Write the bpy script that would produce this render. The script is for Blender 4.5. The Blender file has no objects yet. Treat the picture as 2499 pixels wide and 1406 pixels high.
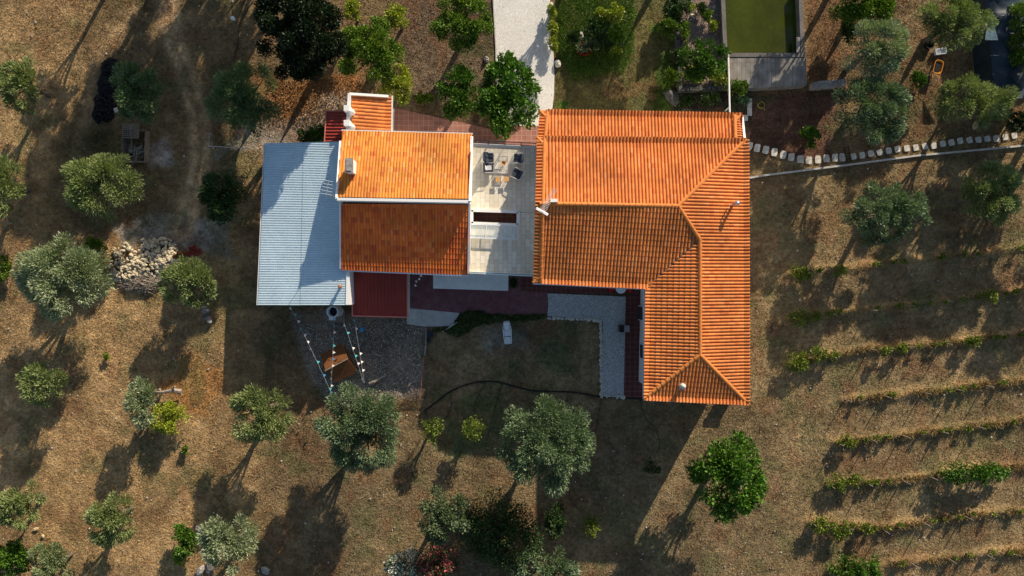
import bpy, math, random
import numpy as np
from mathutils import Vector, Matrix

# ------------------------------------------------------------------ camera, sky, sun
SC = bpy.context.scene
COL = SC.collection
S = 30.0            # photo pixels per metre on the ground
H = 56.7            # flight height of the camera in metres
CX, CY = 1249.5, 703.0
cam_d = bpy.data.cameras.new('camera')
cam = bpy.data.objects.new('camera', cam_d); COL.objects.link(cam)
cam.location = (0, 0, H)
cam_d.sensor_width = 36.0
cam_d.lens = 36.0 * H / (2499 / S)
cam_d.clip_end = 3000
SC.camera = cam
SUN_EL = math.radians(21.4)
SUN_AZ = math.radians(28.8)      # clockwise from +Y
sunv = Vector((math.sin(SUN_AZ) * math.cos(SUN_EL), math.cos(SUN_AZ) * math.cos(SUN_EL), math.sin(SUN_EL)))
w = bpy.data.worlds.new('World'); SC.world = w; w.use_nodes = True
nt = w.node_tree; nt.nodes.clear()
sky = nt.nodes.new('ShaderNodeTexSky'); sky.sky_type = 'NISHITA'; sky.sun_disc = False
sky.sun_elevation = SUN_EL; sky.sun_rotation = SUN_AZ
bg = nt.nodes.new('ShaderNodeBackground'); bg.inputs[1].default_value = 0.088
wo = nt.nodes.new('ShaderNodeOutputWorld')
nt.links.new(sky.outputs[0], bg.inputs[0]); nt.links.new(bg.outputs[0], wo.inputs[0])
sd = bpy.data.lights.new('sun', 'SUN'); sd.energy = 5.0; sd.angle = math.radians(0.45); sd.color = (1.0, 0.86, 0.68)
so = bpy.data.objects.new('sun', sd); COL.objects.link(so)
so.rotation_euler = sunv.to_track_quat('Z', 'Y').to_euler(); so.location = (30, 50, 60)
SC.view_settings.view_transform = 'Standard'; SC.view_settings.look = 'None'
SC.view_settings.exposure = 0.5; SC.view_settings.gamma = 1.0
PI = math.pi

# ------------------------------------------------------------------ helpers
def W(px, py, z=0.0):
    """point seen at photo pixel px,py when it stands at height z"""
    k = (1 - z / H) / S
    return Vector(((px - CX) * k, -(py - CY) * k, z))

def tag(o, label, cat, group=None):
    o['label'] = label; o['category'] = cat
    if group: o['group'] = group
    return o
def struct(o): o['kind'] = 'structure'; return o
def thing(name, label, cat, loc=(0, 0, 0), rz=0.0, group=None):
    o = bpy.data.objects.new(name, None); COL.objects.link(o)
    o.location = loc; o.rotation_euler = (0, 0, rz); o.empty_display_size = .2
    return tag(o, label, cat, group)

class MB:
    """collects faces (in world or thing-local space) and links them as one mesh object"""
    def __init__(s): s.v = []; s.f = []; s.uv = []
    def face(s, pts, uv=None):
        n = len(s.v); s.v += [tuple(p) for p in pts]; s.f.append(tuple(range(n, n + len(pts))))
        s.uv.append(uv)
    def poly(s, verts, faces):
        n = len(s.v); s.v += [tuple(p) for p in verts]
        for f in faces: s.f.append(tuple(n + i for i in f)); s.uv.append(None)
    def prism(s, base, z0, z1):
        b = [(p[0], p[1]) for p in base]; n = len(b)
        a = sum(b[i][0] * b[(i + 1) % n][1] - b[(i + 1) % n][0] * b[i][1] for i in range(n))
        if a < 0: b.reverse()
        vs = [(x, y, z0) for x, y in b] + [(x, y, z1) for x, y in b]
        s.poly(vs, [tuple(reversed(range(n))), tuple(range(n, 2 * n))] + [(i, (i + 1) % n, n + (i + 1) % n, n + i) for i in range(n)])
    def box(s, c, d, rz=0.0, rx=0.0, ry=0.0, taper=1.0):
        m = Matrix.Translation(Vector(c)) @ Matrix.Rotation(rz, 4, 'Z') @ Matrix.Rotation(ry, 4, 'Y') @ Matrix.Rotation(rx, 4, 'X')
        hx, hy, hz = d[0] / 2, d[1] / 2, d[2] / 2
        vs = [m @ Vector((x * hx * (taper if z > 0 else 1), y * hy * (taper if z > 0 else 1), z * hz)) for z in (-1, 1) for x, y in ((-1, -1), (1, -1), (1, 1), (-1, 1))]
        s.poly(vs, [(3, 2, 1, 0), (4, 5, 6, 7), (0, 1, 5, 4), (1, 2, 6, 5), (2, 3, 7, 6), (3, 0, 4, 7)])
    def slab(s, pts, th):
        """polygon of 3-D points with thickness th downward"""
        n = len(pts); vs = [Vector(p) for p in pts] + [Vector(p) - Vector((0, 0, th)) for p in pts]
        s.poly(vs, [tuple(range(n)), tuple(reversed(range(n, 2 * n)))] + [(i, n + i, n + (i + 1) % n, (i + 1) % n) for i in range(n)])
    def tube(s, pts, r, n=6, r2=None, cap=True):
        pts = [Vector(p) for p in pts]; m = len(pts); rings = []
        for i, p in enumerate(pts):
            t = (pts[min(i + 1, m - 1)] - pts[max(i - 1, 0)]).normalized()
            a = t.cross(Vector((0, 0, 1)))
            if a.length < .05: a = t.cross(Vector((1, 0, 0)))
            a.normalize(); b = t.cross(a)
            rr = r if r2 is None else r + (r2 - r) * i / (m - 1)
            rings.append([p + (a * math.cos(2 * PI * k / n) + b * math.sin(2 * PI * k / n)) * rr for k in range(n)])
        vs = [v for g in rings for v in g]; fs = []
        for i in range(m - 1):
            for k in range(n): fs.append((i * n + k, i * n + (k + 1) % n, (i + 1) * n + (k + 1) % n, (i + 1) * n + k))
        if cap: fs += [tuple(reversed(range(n))), tuple(range((m - 1) * n, m * n))]
        s.poly(vs, fs)
    def lathe(s, prof, c=(0, 0, 0), n=20):
        vs = []; fs = []
        for r, z in prof:
            for k in range(n): vs.append((c[0] + r * math.cos(2 * PI * k / n), c[1] + r * math.sin(2 * PI * k / n), c[2] + z))
        for i in range(len(prof) - 1):
            for k in range(n): fs.append((i * n + k, i * n + (k + 1) % n, (i + 1) * n + (k + 1) % n, (i + 1) * n + k))
        s.poly(vs, fs)
    def build(s, name, mat, parent=None, smooth=False):
        me = bpy.data.meshes.new(name); me.from_pydata(s.v, [], s.f); me.materials.append(mat)
        if any(u is not None for u in s.uv):
            ul = me.uv_layers.new(name='tile').data; k = 0
            for f, u in zip(s.f, s.uv):
                for j in range(len(f)): ul[k].uv = u[j] if u is not None else (0, 0); k += 1
        if smooth: me.polygons.foreach_set('use_smooth', [True] * len(me.polygons))
        me.update()
        o = bpy.data.objects.new(name, me); COL.objects.link(o)
        if parent: o.parent = parent; o.matrix_parent_inverse = Matrix()
        return o
def mesh_np(name, V, F, mat, col=None, parent=None):
    me = bpy.data.meshes.new(name); k = F.shape[1]
    me.vertices.add(len(V)); me.vertices.foreach_set('co', V.astype(np.float32).ravel())
    me.loops.add(F.size); me.loops.foreach_set('vertex_index', F.astype(np.int32).ravel())
    me.polygons.add(len(F)); me.polygons.foreach_set('loop_start', np.arange(0, F.size, k, dtype=np.int32))
    me.materials.append(mat); me.update(calc_edges=True)
    if col is not None:
        a = me.attributes.new('col', 'FLOAT_COLOR', 'POINT' if len(col) == len(V) else 'FACE')
        a.data.foreach_set('color', np.c_[col, np.ones(len(col))].astype(np.float32).ravel())
    o = bpy.data.objects.new(name, me); COL.objects.link(o)
    if parent: o.parent = parent
    return o
def dup(root, loc, rz, label=None, scale=None):
    r = root.copy(); COL.objects.link(r); r.location = loc; r.rotation_euler = (0, 0, rz)
    if scale: r.scale = scale
    if label: r['label'] = label
    for ch in list(root.children):
        c = ch.copy(); COL.objects.link(c); c.parent = r
        for g in ch.children:
            d = g.copy(); COL.objects.link(d); d.parent = c
    return r

# ------------------------------------------------------------------ materials
def mat(name, rgb, rough=.85, metal=0.0, noise=None, bump=None, spec=.3, attr=None):
    """noise=(scale, amount[, rgb2]) colour variation ; bump=(scale,strength[,distance])"""
    m = bpy.data.materials.new(name); m.use_nodes = True; n = m.node_tree; p = n.nodes['Principled BSDF']
    p.inputs['Roughness'].default_value = rough; p.inputs['Metallic'].default_value = metal
    p.inputs['Specular IOR Level'].default_value = spec
    tc = n.nodes.new('ShaderNodeTexCoord'); src = None
    if attr:
        a = n.nodes.new('ShaderNodeAttribute'); a.attribute_name = 'col'; src = a.outputs['Color']
    else:
        c = n.nodes.new('ShaderNodeRGB'); c.outputs[0].default_value = (*rgb, 1); src = c.outputs[0]
    for nz in (noise if isinstance(noise, list) else [noise] if noise else []):
        t = n.nodes.new('ShaderNodeTexNoise'); t.inputs['Scale'].default_value = nz[0]; t.inputs['Detail'].default_value = 6
        t.inputs['Roughness'].default_value = .65
        n.links.new(tc.outputs['Object'], t.inputs['Vector'])
        r = n.nodes.new('ShaderNodeMapRange'); r.inputs[1].default_value = .32; r.inputs[2].default_value = .68
        r.inputs[3].default_value = 0 if len(nz) > 2 else 1 - nz[1]; r.inputs[4].default_value = nz[1] if len(nz) > 2 else 1 + nz[1]
        n.links.new(t.outputs['Fac'], r.inputs[0])
        if len(nz) > 2:
            x = n.nodes.new('ShaderNodeMix'); x.data_type = 'RGBA'; n.links.new(r.outputs[0], x.inputs[0])
            n.links.new(src, x.inputs[6]); x.inputs[7].default_value = (*nz[2], 1); src = x.outputs[2]
        else:
            x = n.nodes.new('ShaderNodeVectorMath'); x.operation = 'SCALE'
            n.links.new(src, x.inputs[0]); n.links.new(r.outputs[0], x.inputs['Scale']); src = x.outputs[0]
    n.links.new(src, p.inputs['Base Color'])
    if bump:
        t = n.nodes.new('ShaderNodeTexNoise'); t.inputs['Scale'].default_value = bump[0]; t.inputs['Detail'].default_value = 5
        n.links.new(tc.outputs['Object'], t.inputs['Vector'])
        b = n.nodes.new('ShaderNodeBump'); b.inputs['Strength'].default_value = bump[1]; b.inputs['Distance'].default_value = bump[2] if len(bump) > 2 else .03
        n.links.new(t.outputs['Fac'], b.inputs['Height']); n.links.new(b.outputs[0], p.inputs['Normal'])
    return m
def cell_mat(name, rgb, rgb2, scale, rough=.9, edge=.12, vor=True, bumpd=.02, grout=(.2, .2, .2)):
    """cobbles / pebbles: voronoi cells with grout"""
    m = mat(name, rgb, rough, noise=(.35, .12)); n = m.node_tree; p = n.nodes['Principled BSDF']
    tc = [x for x in n.nodes if x.type == 'TEX_COORD'][0]
    src = p.inputs['Base Color'].links[0].from_socket
    v = n.nodes.new('ShaderNodeTexVoronoi'); v.inputs['Scale'].default_value = scale; n.links.new(tc.outputs['Object'], v.inputs['Vector'])
    e = n.nodes.new('ShaderNodeTexVoronoi'); e.feature = 'DISTANCE_TO_EDGE'; e.inputs['Scale'].default_value = scale; n.links.new(tc.outputs['Object'], e.inputs['Vector'])
    sep = n.nodes.new('ShaderNodeSeparateColor'); n.links.new(v.outputs['Color'], sep.inputs[0])
    x = n.nodes.new('ShaderNodeMix'); x.data_type = 'RGBA'; n.links.new(sep.outputs[0], x.inputs[0]); n.links.new(src, x.inputs[6]); x.inputs[7].default_value = (*rgb2, 1)
    r = n.nodes.new('ShaderNodeMapRange'); r.inputs[1].default_value = 0; r.inputs[2].default_value = edge; n.links.new(e.outputs[0], r.inputs[0])
    y = n.nodes.new('ShaderNodeMix'); y.data_type = 'RGBA'; n.links.new(r.outputs[0], y.inputs[0]); y.inputs[6].default_value = (*grout, 1); n.links.new(x.outputs[2], y.inputs[7])
    n.links.new(y.outputs[2], p.inputs['Base Color'])
    b = n.nodes.new('ShaderNodeBump'); b.inputs['Distance'].default_value = bumpd; b.inputs['Strength'].default_value = .8
    n.links.new(r.outputs[0], b.inputs['Height']); n.links.new(b.outputs[0], p.inputs['Normal'])
    return m
def brick_mat(name, c1, c2, mortar, sw, sh, offset=.5, msize=.012, rough=.8, rot=0.0, noise=.12, vec=None, mean=.0):
    m = bpy.data.materials.new(name); m.use_nodes = True; n = m.node_tree; p = n.nodes['Principled BSDF']
    p.inputs['Roughness'].default_value = rough; p.inputs['Specular IOR Level'].default_value = .3
    tc = n.nodes.new('ShaderNodeTexCoord'); mp = n.nodes.new('ShaderNodeMapping'); mp.inputs['Rotation'].default_value = (0, 0, rot)
    n.links.new(tc.outputs['Object'], mp.inputs[0])
    b = n.nodes.new('ShaderNodeTexBrick'); b.offset = offset; b.squash = 1
    b.inputs['Color1'].default_value = (*c1, 1); b.inputs['Color2'].default_value = (*c2, 1); b.inputs['Mortar'].default_value = (*mortar, 1)
    b.inputs['Scale'].default_value = 1; b.inputs['Mortar Size'].default_value = msize; b.inputs['Brick Width'].default_value = sw; b.inputs['Row Height'].default_value = sh
    n.links.new(mp.outputs[0], b.inputs[0])
    t = n.nodes.new('ShaderNodeTexNoise'); t.inputs['Scale'].default_value = 1.3; t.inputs['Detail'].default_value = 7; n.links.new(tc.outputs['Object'], t.inputs[0])
    r = n.nodes.new('ShaderNodeMapRange'); r.inputs[1].default_value = .3; r.inputs[2].default_value = .7; r.inputs[3].default_value = 1 - noise; r.inputs[4].default_value = 1 + noise
    n.links.new(t.outputs['Fac'], r.inputs[0])
    x = n.nodes.new('ShaderNodeVectorMath'); x.operation = 'SCALE'; n.links.new(b.outputs[0], x.inputs[0]); n.links.new(r.outputs[0], x.inputs['Scale'])
    n.links.new(x.outputs[0], p.inputs['Base Color'])
    return m
def tile_mat(name, cols, stain=.25):
    """clay roof tile: one random colour per tile from the uv tile index, plus weather stains"""
    m = bpy.data.materials.new(name); m.use_nodes = True; n = m.node_tree; p = n.nodes['Principled BSDF']
    p.inputs['Roughness'].default_value = .75; p.inputs['Specular IOR Level'].default_value = .25
    uv = n.nodes.new('ShaderNodeUVMap'); uv.uv_map = 'tile'
    fl = n.nodes.new('ShaderNodeVectorMath'); fl.operation = 'FLOOR'; n.links.new(uv.outputs[0], fl.inputs[0])
    wn = n.nodes.new('ShaderNodeTexWhiteNoise'); wn.noise_dimensions = '2D'; n.links.new(fl.outputs[0], wn.inputs['Vector'])
    cr = n.nodes.new('ShaderNodeValToRGB'); n.links.new(wn.outputs['Value'], cr.inputs[0])
    e = cr.color_ramp.elements; e[0].position = 0; e[0].color = (*cols[0][1], 1); e[1].position = cols[-1][0]; e[1].color = (*cols[-1][1], 1)
    for ps, c in cols[1:-1]:
        q = e.new(ps); q.color = (*c, 1)
    tc = n.nodes.new('ShaderNodeTexCoord')
    src = cr.outputs[0]
    for sc, lo, hi in ((.35, 1 - stain, 1 + stain * .5), (14, .88, 1.1)):
        t = n.nodes.new('ShaderNodeTexNoise'); t.inputs['Scale'].default_value = sc; t.inputs['Detail'].default_value = 6; n.links.new(tc.outputs['Object'], t.inputs[0])
        r = n.nodes.new('ShaderNodeMapRange'); r.inputs[1].default_value = .35; r.inputs[2].default_value = .65; r.inputs[3].default_value = lo; r.inputs[4].default_value = hi
        n.links.new(t.outputs['Fac'], r.inputs[0])
        x = n.nodes.new('ShaderNodeVectorMath'); x.operation = 'SCALE'; n.links.new(src, x.inputs[0]); n.links.new(r.outputs[0], x.inputs['Scale']); src = x.outputs[0]
    n.links.new(src, p.inputs['Base Color'])
    return m
def leaf_mat(name, trans=.28, rough=.5):
    m = bpy.data.materials.new(name); m.use_nodes = True; n = m.node_tree; p = n.nodes['Principled BSDF']
    a = n.nodes.new('ShaderNodeAttribute'); a.attribute_name = 'col'
    p.inputs['Roughness'].default_value = rough; p.inputs['Specular IOR Level'].default_value = .35
    n.links.new(a.outputs['Color'], p.inputs['Base Color'])
    t = n.nodes.new('ShaderNodeBsdfTranslucent')
    sc = n.nodes.new('ShaderNodeVectorMath'); sc.operation = 'MULTIPLY'; sc.inputs[1].default_value = (1.1, 1.25, .5)
    n.links.new(a.outputs['Color'], sc.inputs[0]); n.links.new(sc.outputs[0], t.inputs[0])
    mx = n.nodes.new('ShaderNodeMixShader'); mx.inputs[0].default_value = trans
    n.links.new(p.outputs[0], mx.inputs[1]); n.links.new(t.outputs[0], mx.inputs[2])
    n.links.new(mx.outputs[0], n.nodes['Material Output'].inputs[0])
    return m
M = {}
M['white'] = mat('white_render', (.80, .79, .76), .8, noise=(.8, .05))
M['whitetrim'] = mat('white_painted_trim', (.82, .81, .78), .6)
M['tileA'] = tile_mat('clay_tiles_main', [(0, (.62, .195, .048)), (.5, (.68, .225, .058)), (.8, (.74, .265, .075)), (.92, (.54, .145, .038)), (1, (.72, .29, .10))], .24)
M['tileB'] = tile_mat('clay_tiles_old', [(0, (.66, .25, .045)), (.55, (.72, .285, .055)), (.76, (.62, .21, .045)), (.88, (.54, .15, .035)), (1, (.78, .38, .11))], .25)
M['tileC'] = tile_mat('clay_tiles_old_shade_lifted', [(0, (.80, .165, .03)), (.4, (.88, .22, .04)), (.75, (.76, .14, .03)), (.9, (.60, .11, .035)), (1, (.90, .28, .06))], .22)  # old clay tiles painted brighter and redder to lift the shaded slope
M['cap'] = mat('clay_ridge', (.62, .21, .048), .75, noise=(3, .15))
M['clayunder'] = mat('clay_underside', (.30, .12, .06), .9)
M['metalroof'] = mat('corrugated_metal_pale', (.56, .70, .77), .42, metal=.0, noise=[(.5, .08), (6, .06), (3.5, .10, (.30, .20, .16))], spec=.4)
M['redroof'] = mat('red_sheet_metal', (.30, .045, .03), .5, noise=[(.7, .14), (5, .08)])
M['redtrim'] = mat('red_sheet_trim', (.58, .20, .15), .6)
M['terrace'] = brick_mat('beige_terrace_tiles', (.66, .59, .45), (.82, .76, .64), (.46, .41, .33), .62, .34, msize=.012, noise=.08, rot=PI / 2)
M['redpave'] = brick_mat('red_floor_tiles', (.29, .125, .095), (.35, .165, .13), (.42, .26, .21), .4, .4, offset=0, msize=.02, noise=.15)
M['redfloor'] = mat('worn_red_screed', (.17, .05, .055), .7, noise=[(1.4, .45, (.30, .18, .18)), (7, .25)])
M['darktile'] = brick_mat('dark_red_tiles', (.10, .03, .025), (.13, .04, .03), (.2, .1, .09), .4, .4, offset=0, msize=.018)
M['concrete'] = mat('concrete', (.50, .48, .44), .9, noise=[(1.2, .2), (9, .12)], bump=(20, .3, .01))
M['oldconcrete'] = mat('stained_concrete', (.13, .12, .11), .9, noise=[(1.1, .35, (.26, .24, .22)), (8, .3), (.5, .2)], bump=(15, .4, .01))
M['cobble'] = cell_mat('pale_cobbles', (.84, .82, .77), (.74, .72, .68), 9, edge=.08, grout=(.45, .43, .40))
M['pebble'] = cell_mat('white_pebbles', (.74, .74, .72), (.50, .50, .50), 11, edge=.16, grout=(.22, .22, .22))
M['pinkgravel'] = cell_mat('pink_gravel', (.45, .34, .27), (.22, .16, .14), 9, edge=.25, grout=(.10, .07, .06))
M['stone'] = mat('grey_stone', (.30, .28, .26), .95, noise=[(2.5, .35), (9, .2)], bump=(6, .8, .03))
M['darkstone'] = mat('dark_mossy_stone', (.10, .10, .095), .95, noise=[(2.5, .45), (9, .25)], bump=(6, .8, .03))
M['palestone'] = mat('pale_limestone', (.58, .55, .48), .9, noise=[(2.5, .2), (9, .15)], bump=(6, .6, .02))
M['yellowstone'] = mat('yellow_limestone', (.50, .40, .22), .9, noise=[(3, .3), (9, .15)], bump=(6, .6, .02))
M['cushion'] = mat('charcoal_cushion', (.045, .055, .075), .95, noise=(6, .2))
M['palefab'] = mat('pale_throw', (.62, .62, .62), .95)
M['wicker'] = mat('white_wicker', (.60, .59, .56), .7)
M['orangewood'] = mat('orange_wood', (.62, .34, .12), .6, noise=(5, .15))
M['glass'] = bpy.data.materials.new('clear_glass'); M['glass'].use_nodes = True
_p = M['glass'].node_tree.nodes['Principled BSDF']; _p.inputs['Base Color'].default_value = (.75, .85, .86, 1); _p.inputs['Roughness'].default_value = .08
_p.inputs['Alpha'].default_value = .3
M['darkmetal'] = mat('dark_metal', (.03, .035, .045), .5, metal=.3)
M['steel'] = mat('galvanised_steel', (.55, .56, .57), .35, metal=.7)
M['alu'] = mat('white_aluminium', (.74, .77, .80), .4)
M['window'] = mat('window_glass', (.04, .06, .08), .1, spec=.6)
M['wood'] = mat('weathered_wood', (.24, .19, .145), .9, noise=[(3, .3), (12, .2)])
M['brownwood'] = mat('stained_brown_wood', (.17, .065, .02), .7, noise=[(4, .25), (14, .2)])
M['bark'] = mat('tree_bark', (.13, .10, .075), .95, noise=[(5, .3)], bump=(12, .8, .03))
M['greywood'] = mat('dead_grey_wood', (.30, .25, .20), .95, noise=[(4, .35)])
M['rubber'] = mat('black_rubber', (.012, .012, .013), .55)
M['black'] = mat('black_mulch_and_tray_shade', (.010, .010, .012), .9, noise=(6, .4))
M['plasticwhite'] = mat('white_plastic', (.84, .87, .88), .45)
M['red'] = mat('red_plastic', (.55, .015, .012), .45)
M['orange'] = mat('orange_plastic', (.60, .24, .03), .5)
M['blueflag'] = mat('blue_pennant', (.05, .22, .42), .9)
M['tealflag'] = mat('teal_pennant', (.10, .42, .45), .9)
M['whiteflag'] = mat('white_pennant', (.75, .74, .70), .9)
M['twine'] = mat('pale_twine', (.42, .44, .44), .8)
M['oldtile'] = mat('loose_clay_tile', (.42, .12, .05), .85, noise=[(3, .3)])
M['leaf'] = leaf_mat('foliage', .16)
M['petal'] = leaf_mat('flowering_foliage', .2)
# water
m = mat('green_water', (.042, .052, .003), .12, noise=[(.3, .3), (5, .12), (1.6, .12, (.12, .13, .02))], bump=(2.0, .08, .02), spec=.3); M['water'] = m
# ground: colour attribute times fine noise
m = mat('dry_earth', None, .95, attr=True, noise=[(.9, .2), (3.2, .38), (14, .45)], bump=(7, 1.0, .10), spec=.1); M['ground'] = m
M['straw'] = leaf_mat('straw', .15, .8)
# shade netting
m = mat('shade_net', (.012, .028, .045), .45, noise=[(1.2, .4)], bump=(2, .5, .05), spec=.5); M['net'] = m

# ------------------------------------------------------------------ noise in numpy
def vnoise(x, y, seed=0):
    xi = np.floor(x).astype(np.int64); yi = np.floor(y).astype(np.int64); fx = x - xi; fy = y - yi
    fx = fx * fx * (3 - 2 * fx); fy = fy * fy * (3 - 2 * fy)
    def h(a, b):
        n = (a * 374761393 + b * 668265263 + seed * 1442695041) & 0xffffffff
        n = ((n ^ (n >> 13)) * 1274126177) & 0xffffffff
        return ((n ^ (n >> 16)) & 0xffff) / 65535.0
    return (h(xi, yi) * (1 - fx) + h(xi + 1, yi) * fx) * (1 - fy) + (h(xi, yi + 1) * (1 - fx) + h(xi + 1, yi + 1) * fx) * fy
def fbm(x, y, seed=0, o=4):
    t = 0; a = .5
    for i in range(o): t = t + a * vnoise(x * 2 ** i, y * 2 ** i, seed + i * 7); a *= .5
    return t / (1 - .5 ** o)
def pdist(px, py, poly):
    """signed distance to polygon in photo pixels, negative inside"""
    d = np.full(px.shape, 1e9); ins = np.zeros(px.shape, bool); n = len(poly)
    for i in range(n):
        ax, ay = poly[i]; bx, by = poly[(i + 1) % n]
        ex, ey = bx - ax, by - ay
        t = np.clip(((px - ax) * ex + (py - ay) * ey) / (ex * ex + ey * ey + 1e-9), 0, 1)
        d = np.minimum(d, np.hypot(px - ax - t * ex, py - ay - t * ey))
        c = (ay > py) != (by > py)
        xx = ax + (py - ay) * ex / (ey if abs(ey) > 1e-9 else 1e-9)
        ins ^= c & (px < xx)
    return np.where(ins, -d, d)
def ldist(px, py, pts):
    d = np.full(px.shape, 1e9)
    for (ax, ay), (bx, by) in zip(pts[:-1], pts[1:]):
        ex, ey = bx - ax, by - ay
        t = np.clip(((px - ax) * ex + (py - ay) * ey) / (ex * ex + ey * ey), 0, 1)
        d = np.minimum(d, np.hypot(px - ax - t * ex, py - ay - t * ey))
    return d

# ------------------------------------------------------------------ ground
ROWS = [[(1925, 668), (2100, 650), (2300, 628), (2620, 590)], [(1925, 775), (2120, 757), (2300, 735), (2620, 695)],
        [(1925, 888), (2120, 852), (2300, 838), (2620, 800)], [(2060, 975), (2250, 957), (2400, 940), (2620, 915)],
        [(2040, 1080), (2200, 1062), (2380, 1040), (2620, 1010)], [(2020, 1182), (2200, 1172), (2330, 1152), (2620, 1130)],
        [(1975, 1272), (2150, 1290), (2350, 1258), (2620, 1235)], [(2020, 1392), (2220, 1372), (2400, 1350), (2620, 1335)]]
ZONES = [
    ([(-600, -400), (560, -400), (640, 300), (600, 1700), (-600, 1700)], (.36, .24, .115), 60, 60),
    ([(250, -60), (600, -60), (640, 300), (600, 560), (430, 600), (200, 590), (100, 480), (170, 240)], (.19, .13, .065), 50, 50),  # dark litter soil, painted darker still to deepen the tree shade
    ([(1850, 400), (2700, 330), (2700, 1700), (1850, 1700)], (.27, .195, .10), 40, 30),
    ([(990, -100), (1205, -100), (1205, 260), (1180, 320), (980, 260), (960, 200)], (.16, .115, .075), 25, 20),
    ([(1000, 960), (1880, 990), (1950, 1700), (700, 1700), (760, 1200)], (.22, .16, .085), 50, 50),
    ([(620, 190), (870, 180), (900, 300), (800, 330), (640, 310)], (.30, .15, .06), 30, 40),
    ([(600, 300), (700, 290), (790, 240), (860, 235), (860, 300), (790, 345), (520, 380)], (.34, .28, .22), 22, 30),
    ([(420, 530), (560, 520), (560, 610), (460, 620), (300, 600), (300, 560)], (.33, .28, .22), 26, 40),
    ([(350, 350), (400, 340), (420, 400), (370, 410)], (.36, .31, .26), 14, 20),
    ([(1350, -60), (1650, -60), (1645, 285), (1350, 285)], (.17, .145, .055), 10, 10),
    ([(1365, -60), (1555, -60), (1550, 110), (1520, 180), (1400, 190), (1355, 120)], (.065, .13, .015), 14, 22),
    ([(1590, 60), (1645, 60), (1645, 270), (1590, 270), (1610, 200)], (.07, .12, .02), 12, 16),
    ([(1350, 250), (1385, 250), (1380, 290), (1340, 290)], (.05, .13, .015), 9, 8),
    ([(1820, 225), (2040, 225), (2040, 320), (2010, 395), (1870, 380), (1820, 350)], (.14, .075, .05), 22, 22),
    ([(1970, -80), (2060, -80), (2050, 200), (1970, 205)], (.17, .10, .05), 14, 16),
    ([(1640, 220), (1835, 215), (1835, 300), (1640, 290)], (.06, .055, .04), 10, 8),
    ([(700, 755), (1000, 770), (1040, 800), (1030, 965), (960, 990), (800, 985), (760, 930), (720, 830)], (.29, .225, .165), 12, 16),
    ([(1045, 800), (1335, 775), (1470, 780), (1466, 960), (1300, 975), (1040, 990)], (.27, .195, .105), 12, 14),
    ([(1180, 800), (1290, 800), (1300, 850), (1190, 860)], (.30, .26, .19), 20, 20),
    ([(1300, 810), (1400, 800), (1400, 900), (1320, 920)], (.15, .15, .07), 25, 25),
    ([(1130, 960), (1230, 970), (1230, 1060), (1120, 1130), (1060, 1100)], (.16, .16, .07), 26, 25),
    ([(490, 850), (560, 950), (500, 1010), (380, 960), (420, 900)], (.36, .19, .07), 28, 40),
]
def ground_col(px, py):
    n1 = fbm(px / 90, py / 90, 3); n2 = fbm(px / 22, py / 22, 9); n3 = fbm(px / 260, py / 260, 5)
    c = np.stack([np.full(px.shape, v) for v in (.21, .145, .075)], -1)
    wob = (fbm(px / 35, py / 35, 21) - .5) * 2
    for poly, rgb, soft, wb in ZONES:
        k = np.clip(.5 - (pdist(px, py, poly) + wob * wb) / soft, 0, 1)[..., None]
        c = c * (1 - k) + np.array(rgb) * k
    # curved wheel tracks on the left
    tr = [(395, -60), (420, 90), (455, 180), (485, 280), (490, 380), (470, 470), (445, 560)]
    k = np.clip(np.exp(-((ldist(px, py, tr) - 14) / 14) ** 2) * (.35 + 1.2 * fbm(px / 15, py / 40, 31)), 0, 1)[..., None] * .9
    c = c * (1 - k) + np.array((.50, .345, .185)) * k
    k = np.exp(-(ldist(px, py, [(330, 20), (240, 130), (210, 260), (190, 380)]) / 14) ** 2)[..., None] * .4
    c = c * (1 - k) + np.array((.50, .345, .185)) * k
    for r in ROWS:
        d = ldist(px, py, r) + wob * 5
        k = (np.exp(-(d / 12) ** 2) * np.clip(n2 * 2.6 - .6, 0, 1))[..., None]
        c = c * (1 - k) + np.array((.33, .215, .095)) * k
    ux = np.where(px > 1850, px * .99 - py * .13, px * .8 + py * .6); uy = np.where(px > 1850, px * .13 + py * .99, py * .8 - px * .6)
    st = fbm(ux / 110, uy / 7, 55, 3)          # mowing and raking streaks
    g = .88 * (.50 + 1.0 * n1) * (.72 + .56 * n2) * (.72 + .56 * n3) * (.78 + .44 * st)
    c = c * g[..., None]
    k = np.clip((fbm(px / 60, py / 60, 77) - .58) * 4, 0, .45)[..., None]      # olive-green patches of weeds
    c = c * (1 - k) + np.array((.10, .115, .045)) * k
    k = np.clip((fbm(px / 45, py / 45, 99) - .6) * 5, 0, .4)[..., None]        # rusty litter
    c = c * (1 - k) + np.array((.20, .10, .05)) * k
    return c
def ground_h(px, py):
    z = -.07 * fbm(px / 30, py / 30, 41) - .02
    for r in ROWS:
        d = ldist(px, py, r) + (fbm(px / 25, py / 25, 51) - .5) * 12
        z = z + .22 * np.exp(-(d / 10) ** 2) * (.6 + .8 * fbm(px / 20, py / 20, 61))
    return z
gx = np.concatenate([[-60000, -20000, -6000, -2500, -1200], np.arange(-500, 3001, 6.0), [3700, 5000, 9000, 22000, 62000]])
gy = np.concatenate([[-60000, -20000, -6000, -2500, -1200], np.arange(-420, 1801, 6.0), [2400, 4000, 9000, 22000, 62000]])
PX, PY = np.meshgrid(gx, gy); px = PX.ravel(); py = PY.ravel()
inn = (px > -450) & (px < 2950) & (py > -380) & (py < 1760)
zz = np.where(inn, ground_h(px, py), -.05)
V = np.c_[(px - CX) / S, -(py - CY) / S, zz]
nx = len(gx); ny = len(gy); I = np.arange(nx * ny).reshape(ny, nx)
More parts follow.
